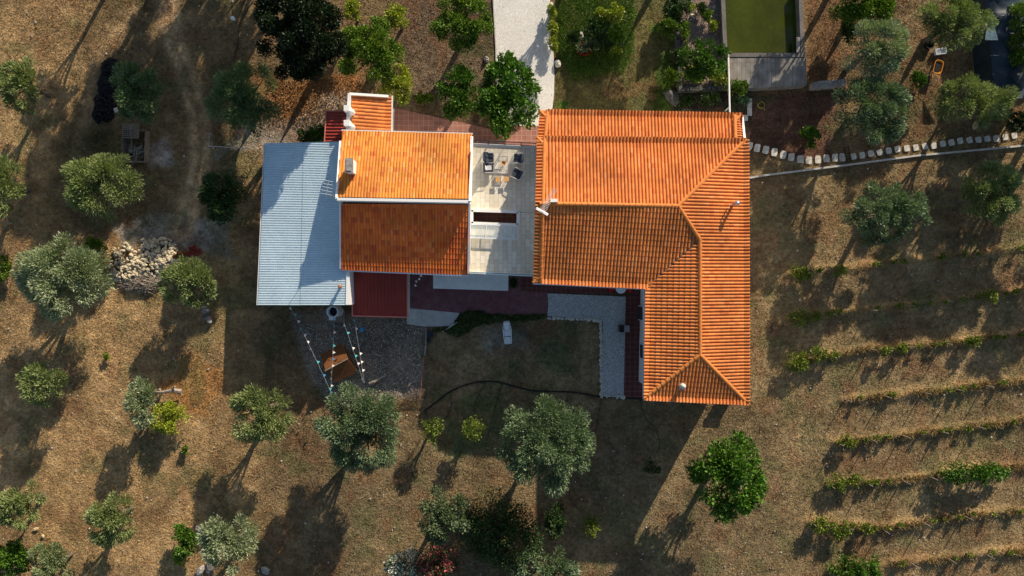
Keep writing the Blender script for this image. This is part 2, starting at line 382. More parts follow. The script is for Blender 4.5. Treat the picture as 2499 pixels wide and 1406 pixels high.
F = np.c_[I[1:, :-1].ravel(), I[1:, 1:].ravel(), I[:-1, 1:].ravel(), I[:-1, :-1].ravel()]
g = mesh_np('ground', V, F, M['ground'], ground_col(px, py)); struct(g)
g.data.polygons.foreach_set('use_smooth', [True] * len(g.data.polygons))

NOGRASS = [[(640, 340), (1150, 320), (1150, 700), (990, 775), (630, 745)], [(790, 228), (960, 228), (960, 350), (790, 350)], [(1205, -60), (1350, -60), (1352, 250), (1310, 350), (1205, 350)],
           [(1300, 275), (1820, 275), (1800, 975), (1470, 975), (1470, 775), (1000, 760), (1150, 660), (1150, 340), (1300, 340)],
           [(1660, -60), (1970, -60), (1975, 215), (1660, 220)], [(960, 262), (1220, 320), (1220, 350), (950, 350)], [(990, 750), (1120, 750), (1110, 795), (990, 795)]]
def free(px, py):
    ok = np.ones(px.shape, bool)
    for p in NOGRASS: ok &= pdist(px, py, p) > 2
    return ok
rs = np.random.RandomState(4)
def grass(name, n, box, size, seed, thin=None):
    r = np.random.RandomState(seed)
    px = r.uniform(box[0], box[2], n); py = r.uniform(box[1], box[3], n)
    k = free(px, py) & (fbm(px / 14, py / 14, seed) + .25 * fbm(px / 70, py / 70, seed + 3) > r.uniform(.25, .8, n))
    yard = pdist(px, py, [(700, 755), (1000, 770), (1040, 800), (1030, 965), (800, 985), (760, 930)]) < 0
    k &= ~(yard & (r.rand(n) < .9))
    px = px[k]; py = py[k]; n = len(px)
    c = ground_col(px, py) * r.uniform(.5, 1.75, (n, 1)) * np.array([1.08, 1.0, .85])
    p = np.c_[(px - CX) / S, -(py - CY) / S, ground_h(px, py) - .01]
    a = r.uniform(0, 2 * PI, n); L = size * r.uniform(.5, 1.4, n); lean = r.uniform(.3, 1.3, n)
    ax = np.c_[np.cos(a) * np.sin(lean), np.sin(a) * np.sin(lean), np.cos(lean)] * L[:, None]
    b = r.uniform(0, 2 * PI, n); sd = np.c_[np.cos(b), np.sin(b), np.zeros(n)] * (size * .22)
    V = np.stack([p - sd, p + sd, p + ax], 1).reshape(-1, 3)
    return mesh_np(name, V, np.arange(3 * n).reshape(-1, 3), M['straw'], c)
o = grass('dry_grass', 330000, (-30, -30, 2530, 1440), .15, 11); o['kind'] = 'stuff'; tag(o, 'dry straw coloured grass and weeds covering the bare ground', 'grass')
def tufts(name, n, rows, size, seed, label):
    r = np.random.RandomState(seed); P = []
    for row in rows:
        for (ax, ay), (bx, by) in zip(row[:-1], row[1:]):
            L = math.hypot(bx - ax, by - ay); m_ = int(n * L / 100); t = r.rand(m_); P.append(np.c_[ax + (bx - ax) * t, ay + (by - ay) * t + r.normal(0, 5, m_)])
    P = np.concatenate(P); P = P[fbm(P[:, 0] / 26, P[:, 1] / 26, seed) > .30 + .3 * r.rand(len(P))]; P = P[P[:, 0] < 2530]; n = len(P)
    c = np.array([(.34, .235, .10), (.22, .15, .07), (.18, .12, .05), (.38, .27, .12)])[r.randint(0, 4, n)] * r.uniform(.6, 1.2, (n, 1))
    p = np.c_[(P[:, 0] - CX) / S, -(P[:, 1] - CY) / S, ground_h(P[:, 0], P[:, 1]) - .01]
    a = r.uniform(0, 2 * PI, n); L = size * r.uniform(.4, 1.3, n); lean = r.uniform(.1, 1.1, n)
    ax = np.c_[np.cos(a) * np.sin(lean), np.sin(a) * np.sin(lean), np.cos(lean)] * L[:, None]
    b = r.uniform(0, 2 * PI, n); sd = np.c_[np.cos(b), np.sin(b), np.zeros(n)] * .03
    o = mesh_np(name, np.stack([p - sd, p + sd, p + ax], 1).reshape(-1, 3), np.arange(3 * n).reshape(-1, 3), M['straw'], c); o['kind'] = 'stuff'; return tag(o, label, 'grass')
tufts('long_grass', 480, ROWS[2:], .42, 21, 'long pale straw grass standing along the vine rows')
def pebbles(name, n, polys, size, cols, seed, label):
    r = np.random.RandomState(seed); P = []
    for poly in polys:
        xs = [q[0] for q in poly]; ys = [q[1] for q in poly]
        px = r.uniform(min(xs), max(xs), n); py = r.uniform(min(ys), max(ys), n); k = pdist(px, py, poly) < 0
        P.append(np.c_[px[k], py[k]])
    P = np.concatenate(P); n = len(P)
    c0 = np.c_[(P[:, 0] - CX) / S, -(P[:, 1] - CY) / S, np.zeros(n)]
    sz = size * r.uniform(.4, 1.3, n) ** 1.5
    oct_ = np.array([(1, 0, 0), (0, 1, 0), (-1, 0, 0), (0, -1, 0), (0, 0, .8), (0, 0, -.5)])
    V = c0[:, None, :] + oct_[None] * sz[:, None, None] * r.uniform(.6, 1.2, (n, 6, 1))
    f = np.array([(0, 1, 4), (1, 2, 4), (2, 3, 4), (3, 0, 4)])
    F = (np.arange(n)[:, None, None] * 6 + f[None]).reshape(-1, 3)
    c = np.repeat(np.array(cols)[r.randint(0, len(cols), n)] * r.uniform(.6, 1.2, (n, 1)), 4, 0)
    o = mesh_np(name, V.reshape(-1, 3), F, M['straw'], c); o['kind'] = 'stuff'; tag(o, label, 'gravel'); return o
pebbles('gravel', 9000, [[(735, 790), (1030, 780), (1030, 960), (800, 985), (760, 930)]], .034, [(.42, .37, .32), (.20, .17, .15), (.80, .77, .72)], 5, 'loose grey gravel and chips strewn over the yard below the metal roof')
pebbles('scattered_pebbles', 260, [[(0, 0), (620, 0), (620, 1406), (0, 1406)], [(620, 950), (1900, 1000), (1900, 1406), (620, 1406)], [(1850, 420), (2499, 400), (2499, 1406), (1850, 1406)]], .07, [(.6, .57, .5), (.45, .4, .33)], 6, 'small white stones scattered over the dry grass')

# ------------------------------------------------------------------ paved surfaces (structure)
def sheet(name, pts, m, z, th=.12):
    b = MB(); b.prism([W(x, y, 0) for x, y in pts], z - th, z); return struct(b.build(name, m))
sheet('driveway', [(1203, -40), (1340, -40), (1345, 60), (1350, 110), (1353, 180), (1352, 230), (1345, 290), (1338, 330), (1215, 330), (1212, 120)], M['cobble'], .035)
sheet('driveway_edge', [(1200.5, -40), (1203, -40), (1212, 120), (1215, 330), (1212, 330), (1209, 120)], M['concrete'], .05)
sheet('path', [(958, 262), (1210, 318), (1210, 360), (955, 360)], M['redpave'], .03)
sheet('path', [(1211, 307), (1330, 307), (1330, 372), (1211, 372)], M['redpave'], .039)
sheet('patio', [(985, 640), (1336, 640), (1336, 765), (1290, 768), (1120, 764), (985, 752)], M['redfloor'], .03)
sheet('pavement', [(993, 752), (1122, 764), (1103, 796), (1035, 797), (993, 791)], M['concrete'], .045)
sheet('walkway', [(1271, 640), (1560, 640), (1560, 720), (1337, 713), (1318, 714), (1271, 710)], M['darktile'], .045)
sheet('walkway', [(1527, 721), (1575, 721), (1572, 972), (1522, 970)], M['darktile'], .049)
sheet('gravel_path', [(1336, 716), (1527, 724), (1524, 968), (1468, 962), (1472, 782), (1465, 777), (1400, 776), (1336, 772), (1338, 740)], M['pebble'], .03)
sheet('gravel_bed', [(1658, -40), (1758, -40), (1762, 130), (1764, 218), (1660, 220), (1656, 110)], M['pinkgravel'], .30, .4)

# ------------------------------------------------------------------ roofs
PROF = [(0, 0), (.10, .12), (.19, .6), (.33, .92), (.5, 1), (.67, .92), (.81, .6), (.90, .12)]
def tiles(pts, name, m, parent, wid=.245, row=.40, amp=.105, flare=.0, step=.035, lift=.02, phase=0.0):
    P = [W(*p) for p in pts]; u = (P[1] - P[0]).normalized()
    nrm = Vector((0, 0, 0))
    for i in range(len(P)):
        a, b = P[i], P[(i + 1) % len(P)]
        nrm += Vector(((a.y - b.y) * (a.z + b.z), (a.z - b.z) * (a.x + b.x), (a.x - b.x) * (a.y + b.y)))
    nrm.normalize()
    if nrm.z < 0: nrm = -nrm
    u = (u - nrm * u.dot(nrm)).normalized(); v = nrm.cross(u)
    cen = sum(P, Vector()) / len(P)
    if (cen - P[0]).dot(v) < 0: v = -v
    O = P[0]; Q = [((p - O).dot(u), (p - O).dot(v)) for p in P]; zoff = sum((p - O).dot(nrm) for p in P) / len(P)
    u0 = min(q[0] for q in Q); u1 = max(q[0] for q in Q)
    def rng(uu):
        vs = []
        for i in range(len(Q)):
            a, b = Q[i], Q[(i + 1) % len(Q)]
            if (a[0] - uu) * (b[0] - uu) <= 0 and a[0] != b[0]: vs.append(a[1] + (b[1] - a[1]) * (uu - a[0]) / (b[0] - a[0]))
        return (min(vs), max(vs)) if vs else None
    us = []
    k = math.floor(u0 / wid)
    while k * wid < u1:
        for t, hh in PROF: us.append((k * wid + t * wid, hh))
        k += 1
    us = [(a, h) for a, h in us if u0 + .001 < a < u1 - .001]
    us = [(u0 + .001, .3)] + us + [(u1 - .001, .3)]
    vmin = min(q[1] for q in Q); b = MB()
    def pt(uu, hh, vv, s):
        fl = flare * (1 - (vv - vmin) / row) if vv - vmin < row else 0
        return O + u * uu + v * vv + nrm * (zoff * 0 + lift + amp * hh + s + fl)
    for (ua, ha), (ub, hb) in zip(us[:-1], us[1:]):
        ra = rng(ua); rb = rng(ub)
        if not ra or not rb: continue
        k0 = int(math.floor((min(ra[0], rb[0]) - vmin) / row)); k1 = int(math.ceil((max(ra[1], rb[1]) - vmin) / row))
        jit = 0
        for k in range(k0, k1):
            va, vb = vmin + k * row, vmin + (k + 1) * row
            a0, a1 = min(max(va, ra[0]), ra[1]), min(max(vb, ra[0]), ra[1])
            b0, b1 = min(max(va, rb[0]), rb[1]), min(max(vb, rb[0]), rb[1])
            if a1 - a0 < 1e-4 and b1 - b0 < 1e-4: continue
            s = lambda vv: step * (1 - (vv - va) / row)
            um = (ua + ub) / 2 / wid; uvc = (math.floor(um) + .5, k + .5)
            f = [pt(ua, ha, a0, s(a0)), pt(ub, hb, b0, s(b0)), pt(ub, hb, b1, s(b1)), pt(ua, ha, a1, s(a1))]
            b.face(f, [uvc] * 4)
            b.face([f[0], pt(ua, ha, a0, -.0), pt(ub, hb, b0, -.0), f[1]], [uvc] * 4)
    return b.build(name, m, parent)
def caps(p0, p1, parent, m=None, r=.15, seg=.42, name='ridge_tiles', lift=.05):
    a = W(*p0); b_ = W(*p1); d = b_ - a; L = d.length; d.normalize(); n = max(1, round(L / seg)); s = L / n
    side = d.cross(Vector((0, 0, 1))).normalized(); up = side.cross(d)
    b = MB(); K = 8
    for i in range(n):
        q0 = a + d * (i * s - .02); q1 = a + d * ((i + 1) * s + .03)
        r0 = []; r1 = []
        for k in range(K + 1):
            t = PI * k / K
            r0.append(q0 + (side * math.cos(t) + up * math.sin(t) * .85) * r * 1.12 + up * lift)
            r1.append(q1 + (side * math.cos(t) + up * math.sin(t) * .85) * r * .9 + up * (lift - .01))
        for k in range(K): b.face([r0[k], r0[k + 1], r1[k + 1], r1[k]])
        b.face(r0)
        b.face(list(reversed(r1)))
    return b.build(name, m or M['cap'], parent)
def bar(p0, p1, w_, h_, name, m, parent, b=None):
    """box section from W(p0) to W(p1)"""
    a = W(*p0) if len(p0) == 3 else p0; c = W(*p1); d = c - a; L = d.length; d.normalize()
    side = Vector((0, 0, 1)).cross(d).normalized(); up = d.cross(side)
    own = b is None; b = b or MB()
    vs = [q + side * sx * w_ / 2 + up * sz * h_ / 2 for q in (a, c) for sx, sz in ((-1, -1), (1, -1), (1, 1), (-1, 1))]
    b.poly(vs, [(3, 2, 1, 0), (4, 5, 6, 7), (0, 1, 5, 4), (1, 2, 6, 5), (2, 3, 7, 6), (3, 0, 4, 7)])
    if own: return b.build(name, m, parent)
def deck(pts, parent, th=.14, drop=.02, m=None, name='roof_deck'):
    b = MB(); P = [W(*p) - Vector((0, 0, drop)) for p in pts]
    a = sum(P[i].x * P[(i + 1) % len(P)].y - P[(i + 1) % len(P)].x * P[i].y for i in range(len(P)))
    if a < 0: P.reverse()
    b.slab(P, th); return b.build(name, m or M['clayunder'], parent)
def wallblock(fp, z0, z1, parent, m=None, name='wall'):
    b = MB(); b.prism(fp, z0, z1); return b.build(name, m or M['white'], parent)
def opening(parent, x, y, z, w_, h_, ang, name='window'):
    """window or door standing proud of a wall; ang = outward direction"""
    t = MB(); t.box((0, 0, 0), (w_, .06, h_)); o = t.build(name, M['whitetrim'], parent); o.location = (x, y, z); o.rotation_euler = (0, 0, ang)
    q = MB(); q.box((0, -.035, 0), (w_ - .14, .02, h_ - .14)); p = q.build('pane', M['window'], o)
    return o

# ---------- main house (right)
house = thing('house', 'L shaped house with an orange clay tile roof beside the terrace', 'house', (0, 0, 0))
zN, zR, zS, zE, zr2 = 6.05, 7.5, 5.9, 6.0, 7.02
LA1, LA2 = (1318, 271, 5.2), (1808, 280, 5.2)
LT1, LT2 = (1312, 343, 5.86), (1812, 347, 5.86)
N1, N2 = (1311, 336, zN), (1819, 341, zN)
R1, R2 = (1307, 497, zR), (1655, 503, zR)
S1, S2 = (1301.5, 690, zS), (1576, 703, zS)
SW, SE = (1572, 973, zE - .05), (1825, 985, zE - .05)
AP, R3 = (1708, 866, zr2), (1708, 585, zr2)
for pts in ([LA1, LA2, LT2, LT1], [N1, N2, R2, R1], [S1, S2, R3, R2, R1], [S2, SW, AP, R3], [SW, SE, AP], [(1823, 341, zN), SE, AP, R3, R2]):
    deck(pts, house, drop=.0)
iw = 18
def inx(p, dx, dz=.0): return (p[0] + dx, p[1], p[2] + dz)
tiles([inx(LA1, iw), LA2, LT2, inx(LT1, iw)], 'roof_slope', M['tileA'], house, flare=.17)
tiles([inx(N1, iw), N2, R2, inx(R1, iw)], 'roof_slope', M['tileA'], house, flare=.17)
tiles([inx(S1, iw), S2, R3, R2, inx(R1, iw)], 'roof_slope', M['tileA'], house, flare=.17)
tiles([S2, SW, AP, R3], 'roof_slope', M['tileA'], house, flare=.17)
tiles([SW, SE, AP], 'roof_slope', M['tileA'], house, flare=.17)
tiles([(1823, 341, zN), SE, AP, R3, R2], 'roof_slope', M['tileA'], house, flare=.17)
# verge strips of cross-laid tiles on the west gable and the north-east end
tiles([inx(N1, 0, -.06), inx(R1, 0, -.06), inx(R1, iw, .05), inx(N1, iw, .05)], 'verge_tiles', M['tileA'], house, row=.6, wid=.25, lift=.05)
tiles([inx(R1, 0, -.06), inx(S1, 0, -.06), inx(S1, iw, .05), inx(R1, iw, .05)], 'verge_tiles', M['tileA'], house, row=.6, wid=.25, lift=.05)
tiles([inx(LA1, 0, -.06), inx(LT1, 0, -.06), inx(LT1, iw, .05), inx(LA1, iw, .05)], 'verge_tiles', M['tileA'], house, row=.6, wid=.25, lift=.05)
tiles([(1812, 344, 5.80), (1808, 280, 5.14), (1792, 281, 5.28), (1794, 344, 5.95)], 'verge_tiles', M['tileA'], house, row=.6, wid=.2, lift=.06)
for a, c in ((inx(N1, iw, .08), inx(R1, iw, .08)), (inx(R1, iw, .06), inx(S1, iw, .06)), (inx(LA1, iw, .08), inx(LT1, iw, .08)), ((1792, 282, 5.34), (1794, 342, 6.0)),
             (inx(R1, 10, .05), R2), (N2, R2), (R2, R3), (R3, AP), (SW, AP), (SE, AP)):
    caps(a, c, house, r=.14)
for a, c, r in (((1318, 272, 5.3), (1336, 290, 5.45), .12), ((1311, 337, 6.1), (1330, 356, 6.3), .12), ((1808, 281, 5.3), (1792, 296, 5.5), .12), ((1302, 689, 5.95), (1322, 670, 6.1), .12), ((1576, 703, 5.95), (1588, 690, 6.1), .12)):
    caps(a, c, house, r=r, name='corner_tiles')
# fanned tiles at the north-west and south-west corners
for (cx_, cy_, z_, a0, a1) in ((1336, 291, 5.35, 95, 175), (1330, 357, 6.2, 95, 175), (1792, 297, 5.4, 5, 85), (1322, 668, 6.05, 185, 265), (1592, 686, 6.05, 200, 260)):
    fan = MB()
    for k in range(4):
        a = math.radians(a0 + (a1 - a0) * (k + .5) / 4); L = 20 if k in (0, 3) else 25
        p = W(cx_, cy_, z_ + .12); q = W(cx_ + L * math.cos(a), cy_ - L * math.sin(a), z_ - .10 + .06)
        fan.tube([p, q], .06, 6, .11)
    fan.build('corner_fan_tiles', M['cap'], house)
vb = MB()   # lead valley
vb.slab([W(1708, 588, 7.06), W(1706, 583, 7.10), W(1576, 700, 6.0), W(1580, 704, 5.98)], .02)
vv = [W(1708, 586, 7.10), W(1705, 585, 7.10), W(1579, 698, 6.06), W(1582, 701, 6.06)]
vb = MB(); vb.slab([vv[3], vv[0], vv[1], vv[2]], .03); vb.build('valley_flashing', M['darkstone'], house)
gb = [((1318, 269, 5.16), (1808, 278.4, 5.16)), ((1301, 692.5, 5.83), (1573, 705.5, 5.83)), ((1573, 705, 5.9), (1570, 974, 5.9)), ((1570, 975.5, 5.9), (1826, 987.5, 5.9)), ((1825, 341, 5.93), (1827, 987, 5.9))]
for a, c in gb: bar(a, c, .11, .10, 'gutter', M['alu'], house)
bar((1811, 283, 5.35), (1817, 338, 5.95), .16, .1, 'white_flashing', M['whitetrim'], house)
# walls
fp = [W(1335, 300, 5.2), W(1800, 308, 5.2), W(1800, 345, 5.2), W(1806, 350, 5.6), W(1808, 965, 5.6), W(1592, 955, 5.6), W(1598, 690, 5.6), W(1322, 676, 5.6)]
fp = [(p.x, p.y) for p in fp]
wallblock([fp[0], fp[1], fp[2], fp[3], fp[4], fp[5], fp[6], fp[7]], -.1, 5.08, house)
wallblock([(p.x, p.y) for p in (W(1322, 352, 5.6), W(1806, 356, 5.6), W(1808, 965, 5.6), W(1592, 955, 5.6), W(1598, 690, 5.6), W(1322, 676, 5.6))], 5.0, 5.78, house, name='upper_wall')
gab = MB(); P = [W(1322, 352, 5.7), W(1320, 497, 7.3), W(1320, 676, 5.7)]
xg = P[0].x; gab.poly([(xg, P[0].y, 5.75), (xg, P[1].y, 7.25), (xg, P[2].y, 5.75), (xg + .2, P[0].y, 5.75), (xg + .2, P[1].y, 7.25), (xg + .2, P[2].y, 5.75)], [(0, 1, 2), (5, 4, 3), (0, 3, 4, 1), (1, 4, 5, 2), (2, 5, 3, 0)])
gab.build('gable_wall', M['white'], house)
yw = fp[7][1]
for x, z in ((4.3, 1.6), (7.0, 1.6), (4.3, 4.2), (7.0, 4.2)): opening(house, x, yw - .02, z, 1.2, 1.3, 0)
xw = fp[5][0]
for y, z, h_ in ((-2.0, 1.1, 2.1), (-5.0, 1.6, 1.3), (-2.0, 4.2, 1.3), (-5.0, 4.2, 1.3)): opening(house, xw - .02, y, z, 1.2, h_, -PI / 2, 'door' if h_ > 2 else 'window')
xe = fp[4][0]
for y in (8, 3, -2, -6): opening(house, xe + .02, y, 4.2, 1.3, 1.3, PI / 2); opening(house, xe + .02, y, 1.6, 1.3, 1.3, PI / 2)
for x in (5, 9, 13): opening(house, x, fp[0][1] + .0 + .02 - (x - 2.3) * .017, 3.6, 1.2, 1.3, PI)
# flues
fl = MB(); c = W(1787, 500, 6.35); fl.lathe([(0.1, 0), (.1, 1.0), (.17, 1.0), (.17, 1.22), (.0, 1.30)], c, 14); fl.build('flue_pipe', M['steel'], house, True)
fl = MB(); fl.tube([W(1779, 503, 6.7), W(1786, 499, 7.3)], .05); fl.build('flue_brace', M['steel'], house)
fl = MB(); c = W(1664, 941, 6.35); fl.lathe([(.22, 0), (.2, .12), (.16, .15), (.16, .32), (.20, .32), (.2, .42), (0, .48)], c, 16); fl.build('roof_vent', M['palestone'], house, True)
fl = MB(); c = W(1664, 943, 6.33); fl.box((c.x, c.y, c.z), (.62, .62, .06), rx=.29); fl.build('vent_flashing', M['steel'], house)

# ---------- left house
lh = thing('house', 'older gabled house with patchy orange tiles and a white parapet ridge', 'house')
a1, a2, a3, a4 = (836, 320, 4.8), (1152, 328, 4.8), (1144, 486, 6.3), (825, 482, 6.3)
deck([a1, a2, a3, a4], lh)
tiles([a1, a2, a3, a4], 'roof_slope', M['tileB'], lh, wid=.22, row=.41, amp=.06)
b1, b2, b3, b4 = (833, 658, 4.15), (1141, 671, 4.15), (1143, 499, 5.84), (833, 497, 5.84)
deck([b1, b2, b3, b4], lh)
tiles([b1, b2, b3, b4], 'roof_slope', M['tileC'], lh, wid=.22, row=.41, amp=.06)
bar((820, 486, 6.30), (1147, 492, 6.30), .2, .18, 'ridge_parapet', M['whitetrim'], lh)
pw = MB(); q = [W(822, 487, 6.3), W(1146, 493, 6.3)]
d_ = Vector((0, -.10, 0)); pw.slab([q[0] + d_, q[1] + d_, q[1] - d_, q[0] - d_], .95); pw.build('parapet_wall', M['white'], lh)
bar((831.5, 345, 5.02), (821.5, 486, 6.36), .17, .18, 'verge_trim', M['whitetrim'], lh)
bar((1151.5, 334, 4.9), (1147.5, 492, 6.36), .20, .18, 'verge_trim', M['whitetrim'], lh)
bar((830, 497, 5.88), (831, 656, 4.2), .12, .16, 'verge_trim', M['whitetrim'], lh)
bar((1146, 497, 5.88), (1143.5, 667, 4.2), .15, .16, 'verge_trim', M['whitetrim'], lh)
bar((834, 318, 4.78), (1154, 326.5, 4.78), .09, .09, 'gutter', M['alu'], lh)
bar((832, 660.5, 4.1), (1143, 673.5, 4.1), .09, .09, 'gutter', M['alu'], lh)
A = [W(836, 330, 4.7), W(1148, 338, 4.7), W(1141, 662, 4.1), W(836, 648, 4.1)]
wallblock([(p.x, p.y) for p in A], -.1, 4.05, lh)
up_ = MB()   # gable ends
for x, s in ((A[0].x + .02, 1), (A[1].x - .02, -1)):
    pr = [(A[0].y if s > 0 else A[1].y, 4.0), (A[0].y if s > 0 else A[1].y, 4.66), (W(0, 486, 6.3).y, 6.18), (W(0, 492, 6.3).y, 5.7), (A[3].y, 4.0)]
    n = len(pr); up_.poly([(x, y, z) for y, z in pr] + [(x + .2 * s, y, z) for y, z in pr], [tuple(range(n)), tuple(reversed(range(n, 2 * n)))] + [(i, n + i, n + (i + 1) % n, (i + 1) % n) for i in range(n)])
up_.box(((A[0].x + A[1].x) / 2, (A[0].y + A[1].y) / 2 - .12, 4.35), (A[1].x - A[0].x - .5, .2, .6), rz=-.025)
up_.build('gable_wall', M['white'], lh)
ch = MB(); c = W(852, 404, 6.9)
ch.box((c.x + .0, c.y, 6.1), (.50, .95, 1.5)); chim = ch.build('chimney', M['white'], lh)
ch = MB(); ch.box((c.x - .0, c.y, 6.93), (.58, 1.05, .14)); ch.box((c.x, c.y, 7.02), (.36, .8, .05)); ch.build('chimney_cap', M['stone'], chim)
for x in (-11.5, -8.5, -5.5): opening(lh, x, A[3].y - .02 - (x + 12) * .04 + .0, 1.6, 1.1, 1.2, 0)

# ---------- terrace building
ZT = 4.0
te = thing('terrace', 'beige tiled roof terrace between the two tiled roofs', 'terrace')
T = lambda x, y, z=ZT: W(x, y, z)
hole = [(1153, 515), (1262, 519), (1262, 547), (1153, 543)]
fl = MB()
quads = [[(1146, 350), (1325, 358), (1325, 519), (1146, 515)], [(1146, 515), (1153, 515), (1153, 543), (1146, 543)], [(1262, 519), (1325, 519), (1325, 547), (1262, 547)], [(1146, 543), (1262, 547), (1325, 547), (1322, 671), (1143, 663)]]
for q in quads: fl.prism([T(*p) for p in q], ZT - .25, ZT)
fl.build('floor', M['terrace'], te)
for a, c in (((1146, 351), (1325, 359)), ((1143, 662), (1322, 670)), ((1150, 513), (1150, 545)), ((1264, 519), (1264, 549))):
    p, q = T(*a), T(*c); d = (q - p).normalized(); n_ = Vector((-d.y, d.x, 0)) * .1
    wb = MB()
    wb.prism([p + n_, q + n_, q - n_, p - n_], -.1, ZT - .26); wb.build('wall', M['white'], te)
sb = MB(); P = [T(*p) for p in hole]; sb.prism([(P[0].x - .3, P[0].y + .3), (P[1].x + .3, P[1].y + .3), (P[2].x + .3, P[2].y - .6), (P[3].x - .3, P[3].y - .6)], 1.9, 2.0); sb.build('stair_landing', M['redpave'], te)
sw_ = MB()
ys0, ys1 = P[0].y + .32, P[3].y - .62
sw_.box(((P[0].x + P[1].x) / 2, ys0, 2.35), (P[1].x - P[0].x + .6, .1, 2.7)); sw_.box(((P[0].x + P[1].x) / 2, ys1, 2.35), (P[1].x - P[0].x + .6, .1, 2.7))
sw_.build('stair_wall', M['redpave'], te)
fr = MB()
for a, c in (((1150, 513), (1265, 517)), ((1265, 517), (1264, 549)), ((1264, 549.5), (1150, 545)), ((1151, 545), (1151, 513))):
    bar((a[0], a[1], ZT + .06), (c[0], c[1], ZT + .06), .24, .14, '', None, None, fr)
fr.build('opening_kerb', M['whitetrim'], te)
# sliding glass cover
co = thing('skylight_cover', 'sliding glass cover with three panes in a white frame beside the stair opening', 'skylight')
fr = MB(); zc = ZT + .38
C4 = [(1149, 548), (1264, 551), (1263, 584), (1146, 580)]
for i in range(4): bar((*C4[i], zc), (*C4[(i + 1) % 4], zc), .09, .06, '', None, None, fr)
for k in (1 / 3, 2 / 3):
    a = (C4[0][0] + (C4[1][0] - C4[0][0]) * k, C4[0][1] + (C4[1][1] - C4[0][1]) * k); c = (C4[3][0] + (C4[2][0] - C4[3][0]) * k, C4[3][1] + (C4[2][1] - C4[3][1]) * k)
    bar((*a, zc), (*c, zc), .08, .05, '', None, None, fr)
for p in (C4[1], C4[2], C4[0], C4[3]): bar((p[0], p[1], ZT), (p[0] + .05, p[1], zc), .04, .04, '', None, None, fr)
fr.build('frame', M['alu'], co)
for k in range(3):
    g_ = MB(); e = lambda t, s: W(C4[0][0] + (C4[1][0] - C4[0][0]) * t + (C4[3][0] - C4[0][0]) * s, C4[0][1] + (C4[1][1] - C4[0][1]) * t + (C4[3][1] - C4[0][1]) * s, zc + .02)
    g_.slab([e(k / 3 + .02, .96), e(k / 3 + .31, .96), e(k / 3 + .31, .04), e(k / 3 + .02, .04)], .012); g_.build('pane', M['glass'], co)
# railings: north with bars, south with glass
ra = thing('railing', 'dark metal railing with upright bars on the north edge of the terrace', 'railing')
bar((1152, 342, ZT + 1.0), (1312, 350, ZT + 1.0), .06, .05, 'top_rail', M['darkmetal'], ra)
bar((1152, 348.5, ZT + .12), (1312, 356.5, ZT + .12), .04, .04, 'bottom_rail', M['darkmetal'], ra)
bar((1150, 351.5, ZT + .03), (1314, 359.5, ZT + .03), .16, .08, 'coping', M['whitetrim'], ra)
bb = MB(); bb.box((0, 0, .55), (.024, .024, .9)); b0 = bb.build('baluster', M['darkmetal'], ra)
pA = W(1153, 348.6, ZT); pB = W(1312, 356.6, ZT)
for k in range(31):
    o = b0 if k == 0 else b0.copy()
    if k: COL.objects.link(o); o.parent = ra
    o.location = pA + (pB - pA) * (k / 30); o.location.z = ZT
for k in range(5):
    bb = MB(); q = pA + (pB - pA) * (k / 4); bb.box((q.x, q.y - .02, ZT + .52), (.06, .06, 1.04)); bb.build('post', M['darkmetal'], ra)
rg = thing('railing', 'glass balustrade with a dark rail on the south edge of the terrace', 'railing')
bar((1146, 664, ZT + .9), (1304, 672, ZT + .9), .05, .05, 'top_rail', mat('teal_rail', (.03, .16, .2), .4), rg)
bar((1144, 664.5, ZT + .05), (1304, 672.5, ZT + .05), .18, .1, 'coping', M['whitetrim'], rg)
for k in range(4):
    x0 = 1147 + k * 39; gl = MB(); a = W(x0, 664.3 + k * 1.97, ZT); c = W(x0 + 37, 666.2 + k * 1.97, ZT)
    gl.poly([(a.x, a.y, ZT + .12), (c.x, c.y, ZT + .12), (c.x, c.y, ZT + .87), (a.x, a.y, ZT + .87), (a.x, a.y + .02, ZT + .12), (c.x, c.y + .02, ZT + .12), (c.x, c.y + .02, ZT + .87), (a.x, a.y + .02, ZT + .87)], [(0, 1, 2, 3), (7, 6, 5, 4), (3, 2, 6, 7), (0, 4, 5, 1), (0, 3, 7, 4), (1, 5, 6, 2)])
    gl.build('glass_panel', M['glass'], rg)
# porch canopy below
pc = thing('porch', 'flat tiled porch roof over the south patio', 'porch')
b_ = MB(); b_.prism([W(1057, 655, 2.8), W(1241, 655, 2.8), W(1240, 710, 2.8), W(1057, 704, 2.8)], 2.62, 2.8); b_.build('roof_slab', mat('grey_canopy_tiles', (.66, .66, .62), .8, noise=[(.9, .1), (4, .06)]), pc)
for x in (1062, 1150, 1235):
    q = W(x, 702, 2.6); b_ = MB(); b_.box((q.x, q.y, 1.3), (.14, .14, 2.62)); b_.build('post', M['whitetrim'], pc)

# ---------- blue metal lean-to
ml = thing('metal_shed', 'open shed with a pale blue corrugated metal roof beside the older house', 'shed')
def corrugated(pts, name, m, parent, pitch=.13, amp=.03, n=6, gap=None, box=False):
    """ribs run from edge p0-p3 to edge p1-p2 ; pts=(p0,p1,p2,p3)"""
    P = [W(*p) for p in pts]; L = (P[3] - P[0]).length; k = int(L / pitch); b = MB(); prev = None
    for i in range(k * n + 1):
        t = i / (k * n); ph = (i % n) / n
        h_ = amp * math.cos(2 * PI * ph) if not box else amp * (1 if ph < .3 else -1)
        a = P[0].lerp(P[3], t) + Vector((0, 0, h_)); c = P[1].lerp(P[2], t) + Vector((0, 0, h_))
        if prev: b.face([prev[0], prev[1], c, a] if (P[1] - P[0]).cross(P[3] - P[0]).z > 0 else [a, c, prev[1], prev[0]])
        prev = (a, c)
    return b.build(name, m, parent)
zm = lambda x: 3.2 + (x - 628) / 222 * .75
